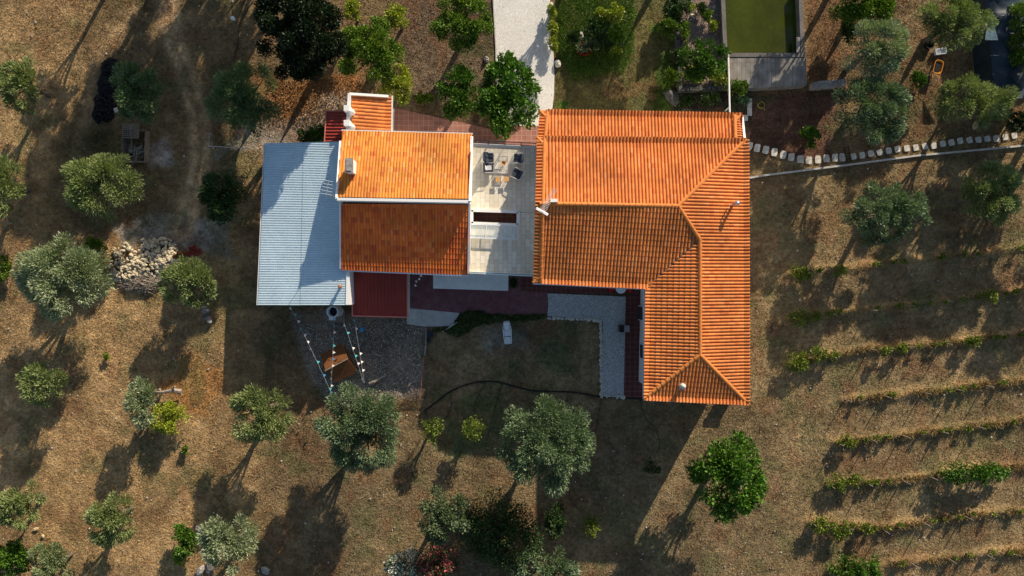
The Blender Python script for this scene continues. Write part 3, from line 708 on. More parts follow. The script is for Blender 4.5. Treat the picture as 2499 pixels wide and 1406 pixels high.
mp = [(646, 350), (850, 346), (850, 662), (845, 743), (628, 743)]
# two sheets so that the lap shows; the lower sheet is cut at the south east
corrugated([(647, 350, 3.2), (742, 348, 3.53), (734, 744, 3.53), (629, 744, 3.2)], 'roof_sheet', M['metalroof'], ml)
corrugated([(741, 348, 3.56), (852, 345.5, 3.93), (848, 744, 3.96), (733, 744, 3.56)], 'roof_sheet', M['metalroof'], ml)
bar((628.5, 745, 3.12), (848, 745, 3.86), .05, .14, 'edge_trim', mat('teal_trim', (.08, .25, .28), .5), ml)
bar((645.5, 350, 3.12), (627.5, 745, 3.12), .05, .14, 'edge_trim', M['alu'], ml)
for x, y in ((650, 360), (645, 480), (640, 600), (636, 735), (740, 735)):
    q = W(x, y, 3.1); b_ = MB(); b_.box((q.x + .2, q.y, 1.5), (.12, .12, 3.0)); b_.build('post', M['steel'], ml)
b_ = MB(); c = W(831, 699, 4.05); b_.lathe([(.10, -.2), (.10, .25), (.16, .25), (.12, .42), (0, .45)], c, 10); b_.build('roof_vent', mat('rusty_vent', (.30, .12, .05), .7, noise=(8, .4, (.6, .5, .35))), ml)
# white wall beside it
ww = thing('wall', 'white rendered wall between the metal shed and the red lean-to', 'wall')
b_ = MB(); P = [W(846, 655, 4.0), W(853, 655, 4.0), W(853, 744, 4.0), W(843.5, 744, 4.0)]; b_.prism(P, -.1, 4.02); b_.build('wall_body', M['white'], ww)
# red lean-to south
rl = thing('lean_to', 'lean-to with a dark red ribbed metal roof below the older house', 'shed')
corrugated([(860, 770, 2.3), (860, 655, 2.75), (994, 655, 2.75), (994, 773, 2.3)][0:4], 'roof_sheet', M['redroof'], rl, pitch=.26, amp=.03, n=10, box=True)
for a, c in (((860, 771, 2.32), (995, 774.5, 2.32)), ((994.5, 655, 2.78), (994.5, 774.5, 2.33)), ((860, 655, 2.78), (860, 771, 2.33))): bar(a, c, .10, .08, 'edge_trim', M['redtrim'], rl)
b_ = MB(); b_.prism([W(863, 655, 2.3), W(990, 655, 2.3), W(990, 762, 2.3), W(863, 758, 2.3)], -.1, 2.2); b_.build('wall', M['white'], rl)
# small north annexe
an = thing('annexe', 'small annexe with orange tiles and white parapets north of the older house', 'house')
c1, c2, c3, c4 = (955, 237, 3.3), (954, 319, 3.3), (857, 318, 4.1), (858, 233, 4.1)
deck([c1, c2, c3, c4], an); tiles([c1, c2, c3, c4], 'roof_slope', M['tileA'], an, wid=.27, row=.5, flare=.09, amp=.07)
bar((853.5, 229, 4.25), (849, 316, 4.25), .22, .35, 'parapet', M['whitetrim'], an); bar((853, 230, 4.25), (948, 236, 3.5), .18, .30, 'parapet', M['whitetrim'], an)
bar((957.5, 234, 3.22), (956, 320, 3.22), .1, .1, 'gutter', M['alu'], an)
b_ = MB(); b_.prism([W(858, 238, 3.3), W(945, 243, 3.3), W(943, 325, 3.3), W(850, 322, 3.3)], -.1, 3.15); b_.build('wall', M['white'], an)
for y in (266, 302):
    b_ = MB(); c = W(848, y, 4.6); b_.box((c.x, c.y, 4.35), (.42, .42, 1.1)); d = W(857, y + 6, 4.6); b_.lathe([(.2, 0), (.22, .5), (.15, .75), (0, .8)], (d.x, d.y, 3.95), 14); b_.build('chimney_pot', M['whitetrim'], an)
la = thing('lean_to', 'narrow lean-to with red ribbed roof west of the small annexe', 'shed')
corrugated([(793, 345, 2.5), (845, 345, 2.9), (847, 272, 2.9), (797, 272, 2.5)], 'roof_sheet', M['redroof'], la, pitch=.24, amp=.03, n=8)
for a, c in (((796, 271, 2.5), (792, 347, 2.5)), ((796, 271, 2.5), (847, 271, 2.9))): bar(a, c, .08, .08, 'edge_trim', M['redtrim'], la)
for x, y in ((799, 276), (796, 342)):
    q = W(x, y, 2.4); b_ = MB(); b_.box((q.x, q.y, 1.2), (.1, .1, 2.4)); b_.build('post', M['steel'], la)

# ---------- antennas
def antenna(label, base, mast_top, p0, p1, z, n, el, refl):
    t = thing('tv_antenna', label, 'antenna')
    b = MB(); b.tube([W(*base), W(*mast_top)], .025); b.build('mast', M['steel'], t)
    a, c = W(*p0, z), W(*p1, z); d = (c - a).normalized(); sd_ = Vector((-d.y, d.x, 0))
    b = MB(); b.tube([a, c], .02); b.build('boom', M['steel'], t)
    b = MB()
    for k in range(n):
        q = a.lerp(c, (k + .5) / n); l = el * (1 - .35 * k / n); b.tube([q - sd_ * l, q + sd_ * l], .011, 4)
    b.build('elements', M['alu'], t)
    if refl:
        b = MB()
        for k in range(4):
            for s_ in (-1, 1):
                q = a - d * (.05 + .03 * k) + Vector((0, 0, s_ * (.08 + .1 * k))); b.tube([q - sd_ * refl, q + sd_ * refl], .018, 4)
        b.build('reflector', M['alu'], t)
    return t
antenna('large television antenna with many cross bars at the west end of the main roof ridge', (1345, 497, 7.4), (1338, 490, 9.0), (1325, 513), (1355, 460), 9.0, 15, .24, .46)
antenna('spindly television antenna on a mast at the west gable of the older house', (826, 486, 6.2), (800, 470, 7.8), (795, 478), (803, 438), 7.8, 5, .42, 0)
b_ = MB(); q = W(1352, 490, 7.7); b_.box((q.x, q.y, 7.7), (.5, .22, .35)); b_.build('roof_box', M['whitetrim'], house)

# ------------------------------------------------------------------ terrace furniture
def cushion(b, c, d, rz=0, rx=0, ry=0):
    b.box(c, d, rz, rx, ry, taper=.9)
def seat(name, label, cat, loc, rz, wd, dp):
    t = thing(name, label, cat, loc, rz)
    f = MB()
    for x in (-wd / 2, wd / 2):
        for y in (-dp / 2, dp / 2): f.box((x, y, .2), (.04, .04, .4))
    f.tube([(-wd / 2, dp / 2, .32), (-wd / 2, -dp / 2, .32), (wd / 2, -dp / 2, .32), (wd / 2, dp / 2, .32)], .02)
    f.tube([(-wd / 2 - .02, -dp / 2 + .05, .58), (-wd / 2 - .02, dp / 2 - .1, .62), (-wd / 2 + .06, dp / 2 + .02, .78), (wd / 2 - .06, dp / 2 + .02, .78), (wd / 2 + .02, dp / 2 - .1, .62), (wd / 2 + .02, -dp / 2 + .05, .58)], .025)
    for k in range(int(wd / .09)): f.tube([(-wd / 2 + .05 + k * .09, dp / 2 - .02, .35), (-wd / 2 + .05 + k * .09, dp / 2 + .02, .78)], .008, 4)
    for s_ in (-1, 1):
        for k in range(6): f.tube([(s_ * wd / 2, -dp / 2 + .08 + k * .11, .34), (s_ * (wd / 2 + .02), -dp / 2 + .08 + k * .11, .6)], .008, 4)
    f.build('frame', M['wicker'], t)
    n = 2 if wd > 1 else 1
    for k in range(n):
        x = (k - (n - 1) / 2) * (wd / n); c = MB(); cushion(c, (x, -.05, .42), (wd / n - .04, dp - .1, .14)); c.build('seat_cushion', M['cushion'], t)
        c = MB(); cushion(c, (x, dp / 2 - .12, .62), (wd / n - .06, .16, .42), rx=-.2); c.build('back_cushion', M['cushion'], t)
    return t
sf = seat('sofa', 'two seat wicker sofa with charcoal cushions and a pale throw on the terrace', 'sofa', W(1192, 397, ZT + .4) - Vector((0, 0, .4)), PI / 2, 1.5, .78)
c = MB(); c.box((-.42, .02, .52), (.34, .5, .05), rz=.1); c.box((-.42, .22, .66), (.3, .06, .3), rx=-.3); c.build('throw', M['palefab'], sf)
for x, y in ((.55, .15), (.1, .12)):
    c = MB(); c.box((x, y, .6), (.4, .14, .36), rx=-.5, rz=.3 * x); c.build('scatter_cushion', M['cushion'], sf)
seat('armchair', 'wicker armchair with charcoal cushion nearest the railing', 'armchair', W(1266, 387, ZT + .4) - Vector((0, 0, .4)), -PI / 2 - .08, .72, .72)
seat('armchair', 'turned wicker armchair with charcoal cushion behind the wooden stools', 'armchair', W(1262, 425, ZT + .4) - Vector((0, 0, .4)), -PI / 2 - .45, .72, .74)
tb = thing('coffee_table', 'pale slatted coffee table between the sofa and the armchairs', 'table', W(1228, 402, ZT + .4) - Vector((0, 0, .4)), -.02)
f = MB()
for k in range(9): f.box((-.30 + k * .075, 0, .41), (.02, 1.25, .02))
for k in range(4): f.box((0, -.6 + k * .4, .40), (.64, .03, .02))
f.box((-.33, 0, .42), (.03, 1.28, .03)); f.box((.33, 0, .42), (.03, 1.28, .03)); f.box((0, .63, .42), (.66, .03, .03)); f.box((0, -.63, .42), (.66, .03, .03))
f.build('table_top', M['wicker'], tb)
for x in (-.3, .3):
    for y in (-.58, .58): f = MB(); f.box((x, y, .2), (.035, .035, .4)); f.build('leg', M['wicker'], tb)
bw = thing('bowl', 'round orange basket on the coffee table', 'basket', W(1229, 399, ZT + .45))
f = MB(); f.lathe([(0, .02), (.12, .02), (.18, .12), (.19, .16), (.16, .15), (.10, .05), (0, .05)], (0, 0, 0), 16); f.build('basket', M['orangewood'], bw, True)
for lab, x, y in (('left one of two small orange wooden stools', 1215.5, 438), ('right one of two small orange wooden stools', 1236, 437)):
    t = thing('stool', lab + ' on the terrace', 'stool', W(x, y, ZT + .38) - Vector((0, 0, .38)), .03, 'small wooden stools on the terrace')
    f = MB(); f.box((0, 0, .38), (.36, .36, .04)); f.build('seat', M['orangewood'], t)
    for sx in (-.15, .15):
        for sy in (-.15, .15): f = MB(); f.box((sx, sy, .18), (.035, .035, .36)); f.build('leg', M['orangewood'], t)

# ------------------------------------------------------------------ water tank, slab, garden walls
tk = thing('water_tank', 'raised concrete water tank full of green water', 'water tank')
zk = 1.0
b_ = MB()
for a, c in (((1763, -40), (1771, 135)), ((1953, -40), (1960, 135))):
    p, q = W(a[0], a[1], zk), W(c[0], c[1], zk); b_.prism([(p.x - .16, p.y), (p.x + .16, p.y), (q.x + .16, q.y), (q.x - .16, q.y)], -.1, zk)
p, q = W(1766, 134, zk), W(1965, 134, zk); b_.prism([(p.x, p.y + .16), (q.x, q.y + .16), (q.x, q.y - .16), (p.x, p.y - .16)], -.1, zk - .003)
b_.build('rim_wall', M['oldconcrete'], tk)
b_ = MB(); b_.box(((W(1947, 110, zk).x), W(1947, 110, zk).y, zk + .05), (.26, 1.2, .12)); b_.build('step_block', M['stone'], tk)
b_ = MB(); P = [W(1766, -42, .35), W(1960, -42, .35), W(1960, 138, .35), W(1768, 138, .35)]; b_.prism(P, -.05, .3); wt = b_.build('water', M['water'], tk)
sl = thing('concrete_slab', 'weathered grey concrete slab roof below the green water tank', 'slab')
b_ = MB(); b_.prism([W(1777, 141, .95), W(1967, 140, .95), W(1969, 208, .95), W(1850, 214, .95), W(1780, 213, .95)], -.1, .95); b_.build('slab', brick_mat('plank_marked_concrete', (.20, .18, .155), (.27, .25, .22), (.10, .09, .08), .34, 6, offset=0, msize=.012, noise=.35, rough=.9), sl)
pp = thing('pipe', 'white pipe running from the water tank to the main house roof', 'pipe')
b_ = MB(); b_.tube([W(1777, 131, 1.1), W(1779, 200, 1.35), W(1781, 280, 1.6)], .07, 8); b_.build('pipe_run', M['whitetrim'], pp)
for x, y in ((1777.5, 150), (1780, 262)):
    b_ = MB(); q = W(x, y, 1.1); b_.box((q.x, q.y, .5), (.08, .08, 1.15)); b_.build('support', M['whitetrim'], pp)
def rubble_wall(name, label, pts, h_, th, m, seed, dn=4.5):
    """dry stone wall: irregular blocks side by side"""
    t = thing(name, label, 'wall'); r = random.Random(seed); b = MB()
    for (ax, ay), (bx, by) in zip(pts[:-1], pts[1:]):
        p, q = W(ax, ay), W(bx, by); L = (q - p).length; d = (q - p).normalized(); rz = math.atan2(d.y, d.x); s_ = 0
        while s_ < L:
            l = r.uniform(.25, .5); c = p + d * (s_ + l / 2)
            for k in range(2): b.box((c.x + r.uniform(-.02, .02), c.y + (k - .5) * th * .5 * abs(d.x) + r.uniform(-.02, .02), h_ * r.uniform(.42, .5)), (l * 1.04, th * r.uniform(.55, .7) if abs(d.x) > .5 else th, h_ * r.uniform(.9, 1.1)), rz + r.uniform(-.06, .06), r.uniform(-.05, .05), r.uniform(-.05, .05), taper=r.uniform(.8, .95))
            s_ += l
    b.build('stones', m, t); return t
rubble_wall('garden_wall', 'mossy dry stone wall along the west side of the rock garden', [(1649, -30), (1652, 110), (1656, 222)], .62, .34, M['darkstone'], 3)
rubble_wall('garden_wall', 'dark stone wall along the south side of the rock garden', [(1660, 222), (1760, 218), (1775, 216)], .6, .3, M['darkstone'], 4)
rubble_wall('garden_wall', 'rough stone retaining wall east of the concrete slab', [(1975, 214), (2045, 207)], .7, .5, M['stone'], 5)
t = thing('garden_wall', 'long low concrete wall running east from the main house below the stepping stones', 'wall')
b_ = MB()
for a, c in (((1800, 440), (1862, 429)), ((1862, 429), (2060, 404)), ((2060, 404), (2240, 380)), ((2240, 380), (2540, 352))):
    p, q = W(*a), W(*c); d = (q - p).normalized(); n_ = Vector((-d.y, d.x, 0)) * .07; b_.prism([p + n_, q + n_, q - n_, p - n_], -.1, .22 if a[0] < 2000 else .12)
b_.build('wall_body', M['concrete'], t)

# ------------------------------------------------------------------ rocks
def rock_mesh(seed, flat=.7, n=9):
    r = random.Random(seed); V_ = []; F_ = []
    m_ = 6
    for i in range(m_ + 1):
        th = PI * i / m_
        for k in range(n):
            ph = 2 * PI * k / n; q = 1 + r.uniform(-.18, .18)
            V_.append((math.sin(th) * math.cos(ph) * q, math.sin(th) * math.sin(ph) * q, math.cos(th) * q * flat))
    for i in range(m_):
        for k in range(n): F_.append((i * n + k, (i + 1) * n + k, (i + 1) * n + (k + 1) % n, i * n + (k + 1) % n))
    return V_, F_
ROCKS = []
def rock(name, px_, py_, rx, ry, rz, m, label=None, cat=None, group=None, rot=0, seed=1, z=None):
    V_, F_ = rock_mesh(seed); b = MB(); b.poly([(x * rx, y * ry, zz_ * rz) for x, y, zz_ in V_], F_)
    o = b.build(name, m); o.location = W(px_, py_, 0) + Vector((0, 0, rz * .35 if z is None else z)); o.rotation_euler = (0, 0, rot)
    if label: tag(o, label, cat or 'rock', group)
    return o
for i, a in enumerate([
    ('white_boulder', 1361, 157, .26, .32, .35, 'palestone', 'white boulder on the lawn beside the driveway'),
    ('boulder', 1414, 87, .28, .38, .4, 'stone', 'tall grey boulder behind the red planter in the lawn bed'),
    ('boulder', 1514, 107, .19, .22, .25, 'palestone', 'round pale stone at the right end of the lawn bed'),
    ('boulder', 1741, 25, .22, .32, .45, 'stone', 'upright brownish boulder near the tank in the gravel bed'),
    ('boulder', 1687, 42, .22, .30, .4, 'palestone', 'pale pointed rock in the middle of the gravel bed'),
    ('boulder', 1682, 9, .22, .18, .4, 'palestone', 'white rock at the top of the gravel bed'),
    ('boulder', 1704, 69, .22, .14, .38, 'stone', 'flat grey rock lying low in the gravel bed'),
    ('boulder', 1640, 238, .55, .75, .3, 'darkstone', 'big dark boulder at the foot of the stone wall'),
    ('boulder', 1187, 146, .26, .22, .3, 'stone', 'grey boulder under the trees left of the driveway'),
    ('boulder', 1345, 14, .2, .25, .3, 'palestone', 'pale stone at the head of the driveway hedge'),
    ('boulder', 489, 1290, .36, .40, .4, 'stone', 'large grey boulder between two shrubs near the bottom edge'),
    ('boulder', 513, 1386, .55, .38, .4, 'darkstone', 'broad dark boulder at the bottom edge'),
    ('boulder', 490, 1392, .28, .5, .35, 'stone', 'slate blue boulder left of the broad dark boulder'),
    ('boulder', 88, 1291, .24, .15, .15, 'yellowstone', 'flat yellow stone in the lower left corner'),
    ('boulder', 105, 1308, .15, .13, .12, 'yellowstone', 'smaller yellow stone in the lower left corner'),
    ('boulder', 648, 1392, .4, .3, .15, 'stone', 'low grey rubble right of the yellowish olive at the bottom'),
    ('boulder', 284, 270, .18, .22, .2, 'palestone', 'pale stone beside the heap of black mulch'),
    ('boulder', 2380, 305, .45, .25, .15, 'yellowstone', 'pale flat stone above the eastern stepping stones'),
    ('boulder', 2472, 305, .5, .3, .2, 'palestone', 'rough pale stone at the far right above the stepping stones')]):
    rock(a[0], a[1], a[2], a[3], a[4], a[5], M[a[6]], a[7], 'rock', seed=i + 3, rot=i)
# stepping stones
ST = [(1829, 356), (1848, 361), (1869, 366), (1890, 372), (1911, 378), (1931, 384), (1953, 389), (1974, 391), (1996, 389), (2017, 387), (2038, 385), (2056, 384), (2083, 382), (2104, 379), (2126, 375), (2147, 372), (2169, 368), (2190, 364), (2213, 362), (2235, 360), (2257, 357), (2279, 356), (2301, 351), (2322, 348), (2343, 344), (2366, 342), (2388, 341), (2410, 339), (2431, 338), (2453, 335), (2475, 331)]
STN = ['first stepping stone at the house end', 'second stepping stone from the house', 'third stepping stone from the house', 'fourth stepping stone from the house']
r = random.Random(2)
for i, (x, y) in enumerate(ST):
    big = i < 12; b = MB(); wd, dp = (.50, .66) if big else (.46, .52)
    n = 10; pts = []
    for k in range(n):
        a = 2 * PI * k / n; e = 2.0 / 5; c_, s_ = math.cos(a), math.sin(a)
        pts.append((math.copysign(abs(c_) ** e, c_) * wd / 2 * r.uniform(.9, 1.05), math.copysign(abs(s_) ** e, s_) * dp / 2 * r.uniform(.9, 1.05)))
    b.prism(pts, -.08, .04); o = b.build('stepping_stone', M['palestone']); o.location = W(x, y)
    o.rotation_euler = (0, 0, -.25 + .45 * min(i / 14, 1) + r.uniform(-.08, .08))
    ONUM = 'first second third fourth fifth sixth seventh eighth ninth tenth eleventh twelfth thirteenth fourteenth fifteenth sixteenth seventeenth eighteenth nineteenth twentieth twenty-first twenty-second twenty-third twenty-fourth twenty-fifth twenty-sixth twenty-seventh twenty-eighth twenty-ninth thirtieth thirty-first'.split()
    if i < 4: lab = STN[i] + ', a pale slab on the curved path'
    elif i < 12: lab = ONUM[i] + ' pale rectangular stepping stone counting east from the house'
    else: lab = ONUM[i - 12] + ' small worn stepping stone counting east from the black ladder'
    tag(o, lab, 'stepping stone', 'stepping stones curving away east of the house')
for x, y, wd, dp, lab in ((1829, 262, .36, 1.4, 'long pale paving slab standing beside the yuccas'), (1814, 288, .7, .45, 'short pale paving slab at the corner of the main roof')):
    b = MB(); b.box((0, 0, .02), (wd, dp, .12)); o = b.build('paving_slab', M['palestone']); o.location = W(x, y); tag(o, lab, 'paving slab')
# border stones along the pebble path
r = random.Random(8); base = []
for k in range(3):
    V_, F_ = rock_mesh(40 + k, n=7); b = MB(); b.poly([(x * .16, y * .13, z_ * .12) for x, y, z_ in V_], F_); o = b.build('border_stone', M['palestone']); base.append(o)
line = [(1338 + t * 6.2, 776 + t * .25) for t in range(21)] + [(1467 + r.uniform(-1, 1), 783 + t * 5.9) for t in range(31)] + [(1469 + t * 6.5, 966 + t * .4) for t in range(9)]
for i, (x, y) in enumerate(line):
    o = base[i] if i < 3 else base[i % 3].copy()
    if i >= 3: COL.objects.link(o)
    o.location = W(x + r.uniform(-1.5, 1.5), y + r.uniform(-1.2, 1.2)) + Vector((0, 0, .05)); o.rotation_euler = (0, 0, r.uniform(0, 6)); s_ = r.uniform(.6, 1.25); o.scale = (s_, s_, s_)
    side = 'upper' if i < 21 else ('long' if i < 52 else 'bottom')
    j_ = i if i < 21 else (i - 21 if i < 52 else i - 52)
    tag(o, '%s border stone from the %s on the %s edge of the white pebble path' % (ONUM[j_], 'top' if side == 'long' else 'left', side), 'stone', 'border stones of the pebble path')
# rubble heap, brush, mulch
def heap(name, n, blobs, size, m, seed, label, cat, hgt):
    r = random.Random(seed); b = MB(); protos = [rock_mesh(seed + 60 + k, n=6) for k in range(4)]
    for i in range(n):
        cx_, cy_, rx, ry = r.choice(blobs); a = r.uniform(0, 2 * PI); q = math.sqrt(r.random())
        x, y = cx_ + rx * q * math.cos(a), cy_ + ry * q * math.sin(a); s_ = size * r.uniform(.5, 1.35)
        c = W(x, y); z_ = hgt * (1 - q * q) * r.uniform(.5, 1)
        V_, F_ = protos[i % 4]; rot = Matrix.Rotation(r.uniform(0, 6), 3, 'Z') @ Matrix.Rotation(r.uniform(-.7, .7), 3, 'X')
        b.poly([rot @ Vector((p[0] * s_ * 1.3, p[1] * s_, p[2] * s_)) + Vector((c.x, c.y, z_ + .03)) for p in V_], F_)
    o = b.build(name, m); o['kind'] = 'stuff'; return tag(o, label, cat)
heap('stone_heap', 820, [(388, 612, 46, 32), (360, 648, 62, 28), (318, 668, 46, 26), (402, 638, 32, 24), (350, 640, 90, 55)], .12, mat('pale_rubble', (.50, .43, .30), .9, noise=[(1.5, .4), (7, .25)]), 5, 'heap of pale rubble stones beside the stacked roof tiles', 'rubble', .5)
def brush(name, label, n, cx_, cy_, rx, ry, L, seed, m=None, rr=.014):
    r = random.Random(seed); b = MB()
    for i in range(n):
        a = r.uniform(0, 2 * PI); q = math.sqrt(r.random()); c = W(cx_ + rx * q * math.cos(a), cy_ + ry * q * math.sin(a)); t = r.uniform(-.5, .5) + (PI if r.random() < .5 else 0) + r.choice((0, 0, .8))
        l = L * r.uniform(.4, 1); d = Vector((math.cos(t), math.sin(t), r.uniform(-.1, .35))) * l; z_ = .4 * (1 - q * q) * r.random() + .05
        p = Vector((c.x, c.y, z_)); b.tube([p - d * .5, p + Vector((r.uniform(-.1, .1), r.uniform(-.1, .1), .08)), p + d * .5], rr * 1.4, 4, rr * .5, cap=False)
    o = b.build(name, m or M['greywood']); o['kind'] = 'stuff'; return tag(o, label, 'branches')
brush('brush_heap', 'heap of cut grey branches below the pale rubble', 260, 350, 690, 48, 22, 1.4, 3, rr=.022)
heap('mulch_heap', 700, [(270, 170, 22, 26), (262, 210, 22, 30), (255, 255, 26, 42), (252, 280, 24, 24)], .12, M['black'], 9, 'heap of black charred mulch beside the shaded olive', 'mulch', .45)
brush('twig_litter', 'few pale twigs lying on the black mulch heap', 14, 258, 240, 22, 40, .7, 13, rr=.012)
# stacked loose roof tiles
r = random.Random(12)
for i, (x, y, rot, col) in enumerate([(402, 650, .5, 'orange'), (412, 643, .55, 'orange'), (424, 650, .5, 'orange'), (432, 626, .4, 'brown'), (445, 620, .45, 'brown'), (472, 607, .4, 'dark red'), (484, 616, .5, 'dark red'), (466, 619, .45, 'dark red')]):
    b = MB()
    for k in range(6):
        for j in range(5):
            a0, a1 = PI * j / 5, PI * (j + 1) / 5; xo = -.25 + k * .09
            b.face([(xo, .1 * math.cos(a0) * 1.6, .1 + .1 * math.sin(a0)), (xo + .08, .1 * math.cos(a0) * 1.6, .14 + .1 * math.sin(a0)), (xo + .08, .1 * math.cos(a1) * 1.6, .14 + .1 * math.sin(a1)), (xo, .1 * math.cos(a1) * 1.6, .1 + .1 * math.sin(a1))])
    b.box((0, 0, .08), (.55, .32, .16)); mm = {'orange': M['oldtile'], 'brown': M['brownwood'], 'dark red': M['redroof']}[col]
    o = b.build('tile_stack', mm); o.location = W(x, y); o.rotation_euler = (0, 0, rot); o.scale = (1.1, 1.2, 1.3)
    where = ['lowest', 'second lowest', 'rightmost', 'left', 'right', 'highest', 'right hand', 'lower left'][i]
    tag(o, '%s of the %s roof tile stacks beside the rubble heap' % (where, col), 'roof tiles', 'stacked roof tiles beside the rubble')

# ------------------------------------------------------------------ yard objects
# wooden crate frame with pallets on the left
t = thing('wooden_crate', 'open wooden crate of grey boards under the pallet', 'crate', W(337, 355), -.03)
for k, (x, y, wd, dp) in enumerate(((0, 1.1, 1.9, .06), (0, -1.4, 1.9, .06), (-.92, -.15, .06, 2.5), (.92, -.15, .06, 2.5))):
    b = MB(); b.box((x, y, .35), (wd, dp, .7)); b.build('side_board', M['wood'], t)
r = random.Random(5); b = MB()
for k in range(26): b.box((r.uniform(-.6, .6), r.uniform(-1.1, -.1), .1 + r.uniform(0, .5)), (r.uniform(.5, 1.2), .07, .03), r.choice((.1, 1.5, .4)) + r.uniform(-.2, .2), r.uniform(-.1, .1))
o = b.build('plank_pile', M['greywood']); tag(o, 'jumble of short grey planks in the open crate', 'planks'); o.location = W(337, 355)
t = thing('pallet', 'slatted grey pallet lying on top of the open crate', 'pallet', W(332, 325) + Vector((0, 0, .74)), -.05)
b = MB()
for k in range(8): b.box((0, -.55 + k * .155, .1), (1.35, .085, .025))
b.build('slats', M['wood'], t); b = MB()
for x in (-.6, 0, .6): b.box((x, 0, .04), (.09, 1.2, .08))
b.build('bearers', M['wood'], t)
# balanced stones
t = thing('rock_stack', 'row of grey rocks leaning together beside the lower olive tree', 'rocks', W(508, 772))
for k, (x, y, rx, ry, rz, mm) in enumerate(((-.1, .45, .32, .22, .3, 'stone'), (.0, .1, .26, .22, .35, 'darkstone'), (.1, -.15, .28, .2, .3, 'stone'), (.22, -.4, .2, .18, .25, 'palestone'), (-.2, .75, .2, .14, .2, 'stone'), (.3, -.12, .14, .12, .2, 'oldtile'))):
    V_, F_ = rock_mesh(90 + k); b = MB(); b.poly([(x + p[0] * rx, y + p[1] * ry, .2 + p[2] * rz) for p in V_], F_); b.build('rock', M[mm], t)
# dead trunk pieces
def log(label, pts, r0, r1, m='greywood', extra=(), name='dead_log'):
    b = MB(); P = [W(x, y) + Vector((0, 0, z)) for x, y, z in pts]; b.tube(P, r0, 7, r1)
    for e in extra: b.tube([W(x, y) + Vector((0, 0, z)) for x, y, z in e], r0 * .5, 5, r1 * .4)
    return tag(b.build(name, M[m]), label, 'log')
log('pale dead tree stump lying beside the silvery olive on the left', [(380, 955, .3), (405, 955, .5), (430, 950, .6), (450, 953, .5)], .10, .2, 'greywood', [[(405, 955, .5), (388, 975, .1)], [(425, 951, .6), (440, 940, .9)], [(430, 952, .6), (448, 962, .3)], [(385, 955, .3), (398, 948, .5)]], 'tree_stump')
log('crooked grey branch lying on the gravel yard', [(908, 858, .12), (920, 866, .15), (930, 868, .1), (932, 882, .1)], .05, .08, 'greywood', [[(930, 868, .1), (936, 860, .2)]])
log('long thin branch lying in the gravel yard near the olive', [(895, 908, .1), (908, 912, .12), (920, 902, .1), (940, 895, .1), (958, 884, .08)], .06, .03)
log('thick split log beside the olive at the yard edge', [(903, 935, .2), (915, 930, .3), (930, 922, .25), (942, 916, .15)], .14, .1, 'greywood', [[(912, 932, .3), (905, 927, .3)], [(918, 930, .3), (910, 940, .2)], [(925, 926, .3), (934, 914, .2)]])
# white water butt on a board
t = thing('water_butt', 'tall open white plastic drum beside the metal shed', 'water butt', W(826, 759))
b = MB(); b.lathe([(.40, 0), (.44, .1), (.44, 1.95), (.46, 2.0), (.40, 2.0), (.38, 1.95), (.38, .4), (0, .4)], (0, 0, 0), 24); b.build('drum', M['plasticwhite'], t, True)
b = MB(); b.lathe([(.37, 1.3), (0, 1.3)], (0, 0, 0), 20); b.build('black_disc', M['rubber'], t)  # black disc across the inside of the drum
b = MB(); b.box((0, 0, 0), (1.65, .95, .06)); o = b.build('wooden_board', M['wood']); o.location = W(818, 772) + Vector((0, 0, .03)); o.rotation_euler = (0, 0, -.03); tag(o, 'wooden board lying under the white drum', 'board')
b = MB(); b.box((0, 0, 0), (.5, .35, .3)); o = b.build('white_box', M['plasticwhite']); o.location = W(813, 776) + Vector((0, 0, .23)); tag(o, 'small white box in front of the white drum', 'box')
b = MB(); b.tube([W(763, 775) + Vector((0, 0, .1)), W(793, 761) + Vector((0, 0, .3))], .02, 5); tag(b.build('stick', M['greywood']), 'thin pale stick leaning by the white drum', 'stick')
# little hut
hd = thing('play_hut', 'small brown wooden hut with a gabled roof in the gravel yard', 'hut', W(833, 885), math.radians(28))
b = MB()
for k in range(20):
    x = -.95 + k * .1
    b.slab([(x, -1.25, .85), (x + .085, -1.25, .85), (x + .085, 0, 1.6), (x, 0, 1.6)], .04)
b.build('roof_slope', M['brownwood'], hd); b = MB()
for k in range(20):
    x = -.95 + k * .1
    b.slab([(x, 0, 1.6), (x + .085, 0, 1.6), (x + .085, 1.35, .85), (x, 1.35, .85)], .04)
b.build('roof_slope', M['brownwood'], hd)
b = MB(); b.box((0, 0, 1.64), (2.05, .08, .08)); b.build('ridge_board', M['wood'], hd)
b = MB(); b.poly([(-.85, -1, 0), (.85, -1, 0), (.85, 1.05, 0), (-.85, 1.05, 0), (-.85, -1, .93), (.85, -1, .93), (.85, 1.05, .93), (-.85, 1.05, .93), (-.85, 0, 1.52), (.85, 0, 1.52)], [(0, 1, 5, 4), (2, 3, 7, 6), (1, 2, 6, 9, 5), (3, 0, 4, 8, 7), (3, 2, 1, 0)])
b.build('wall', M['brownwood'], hd)
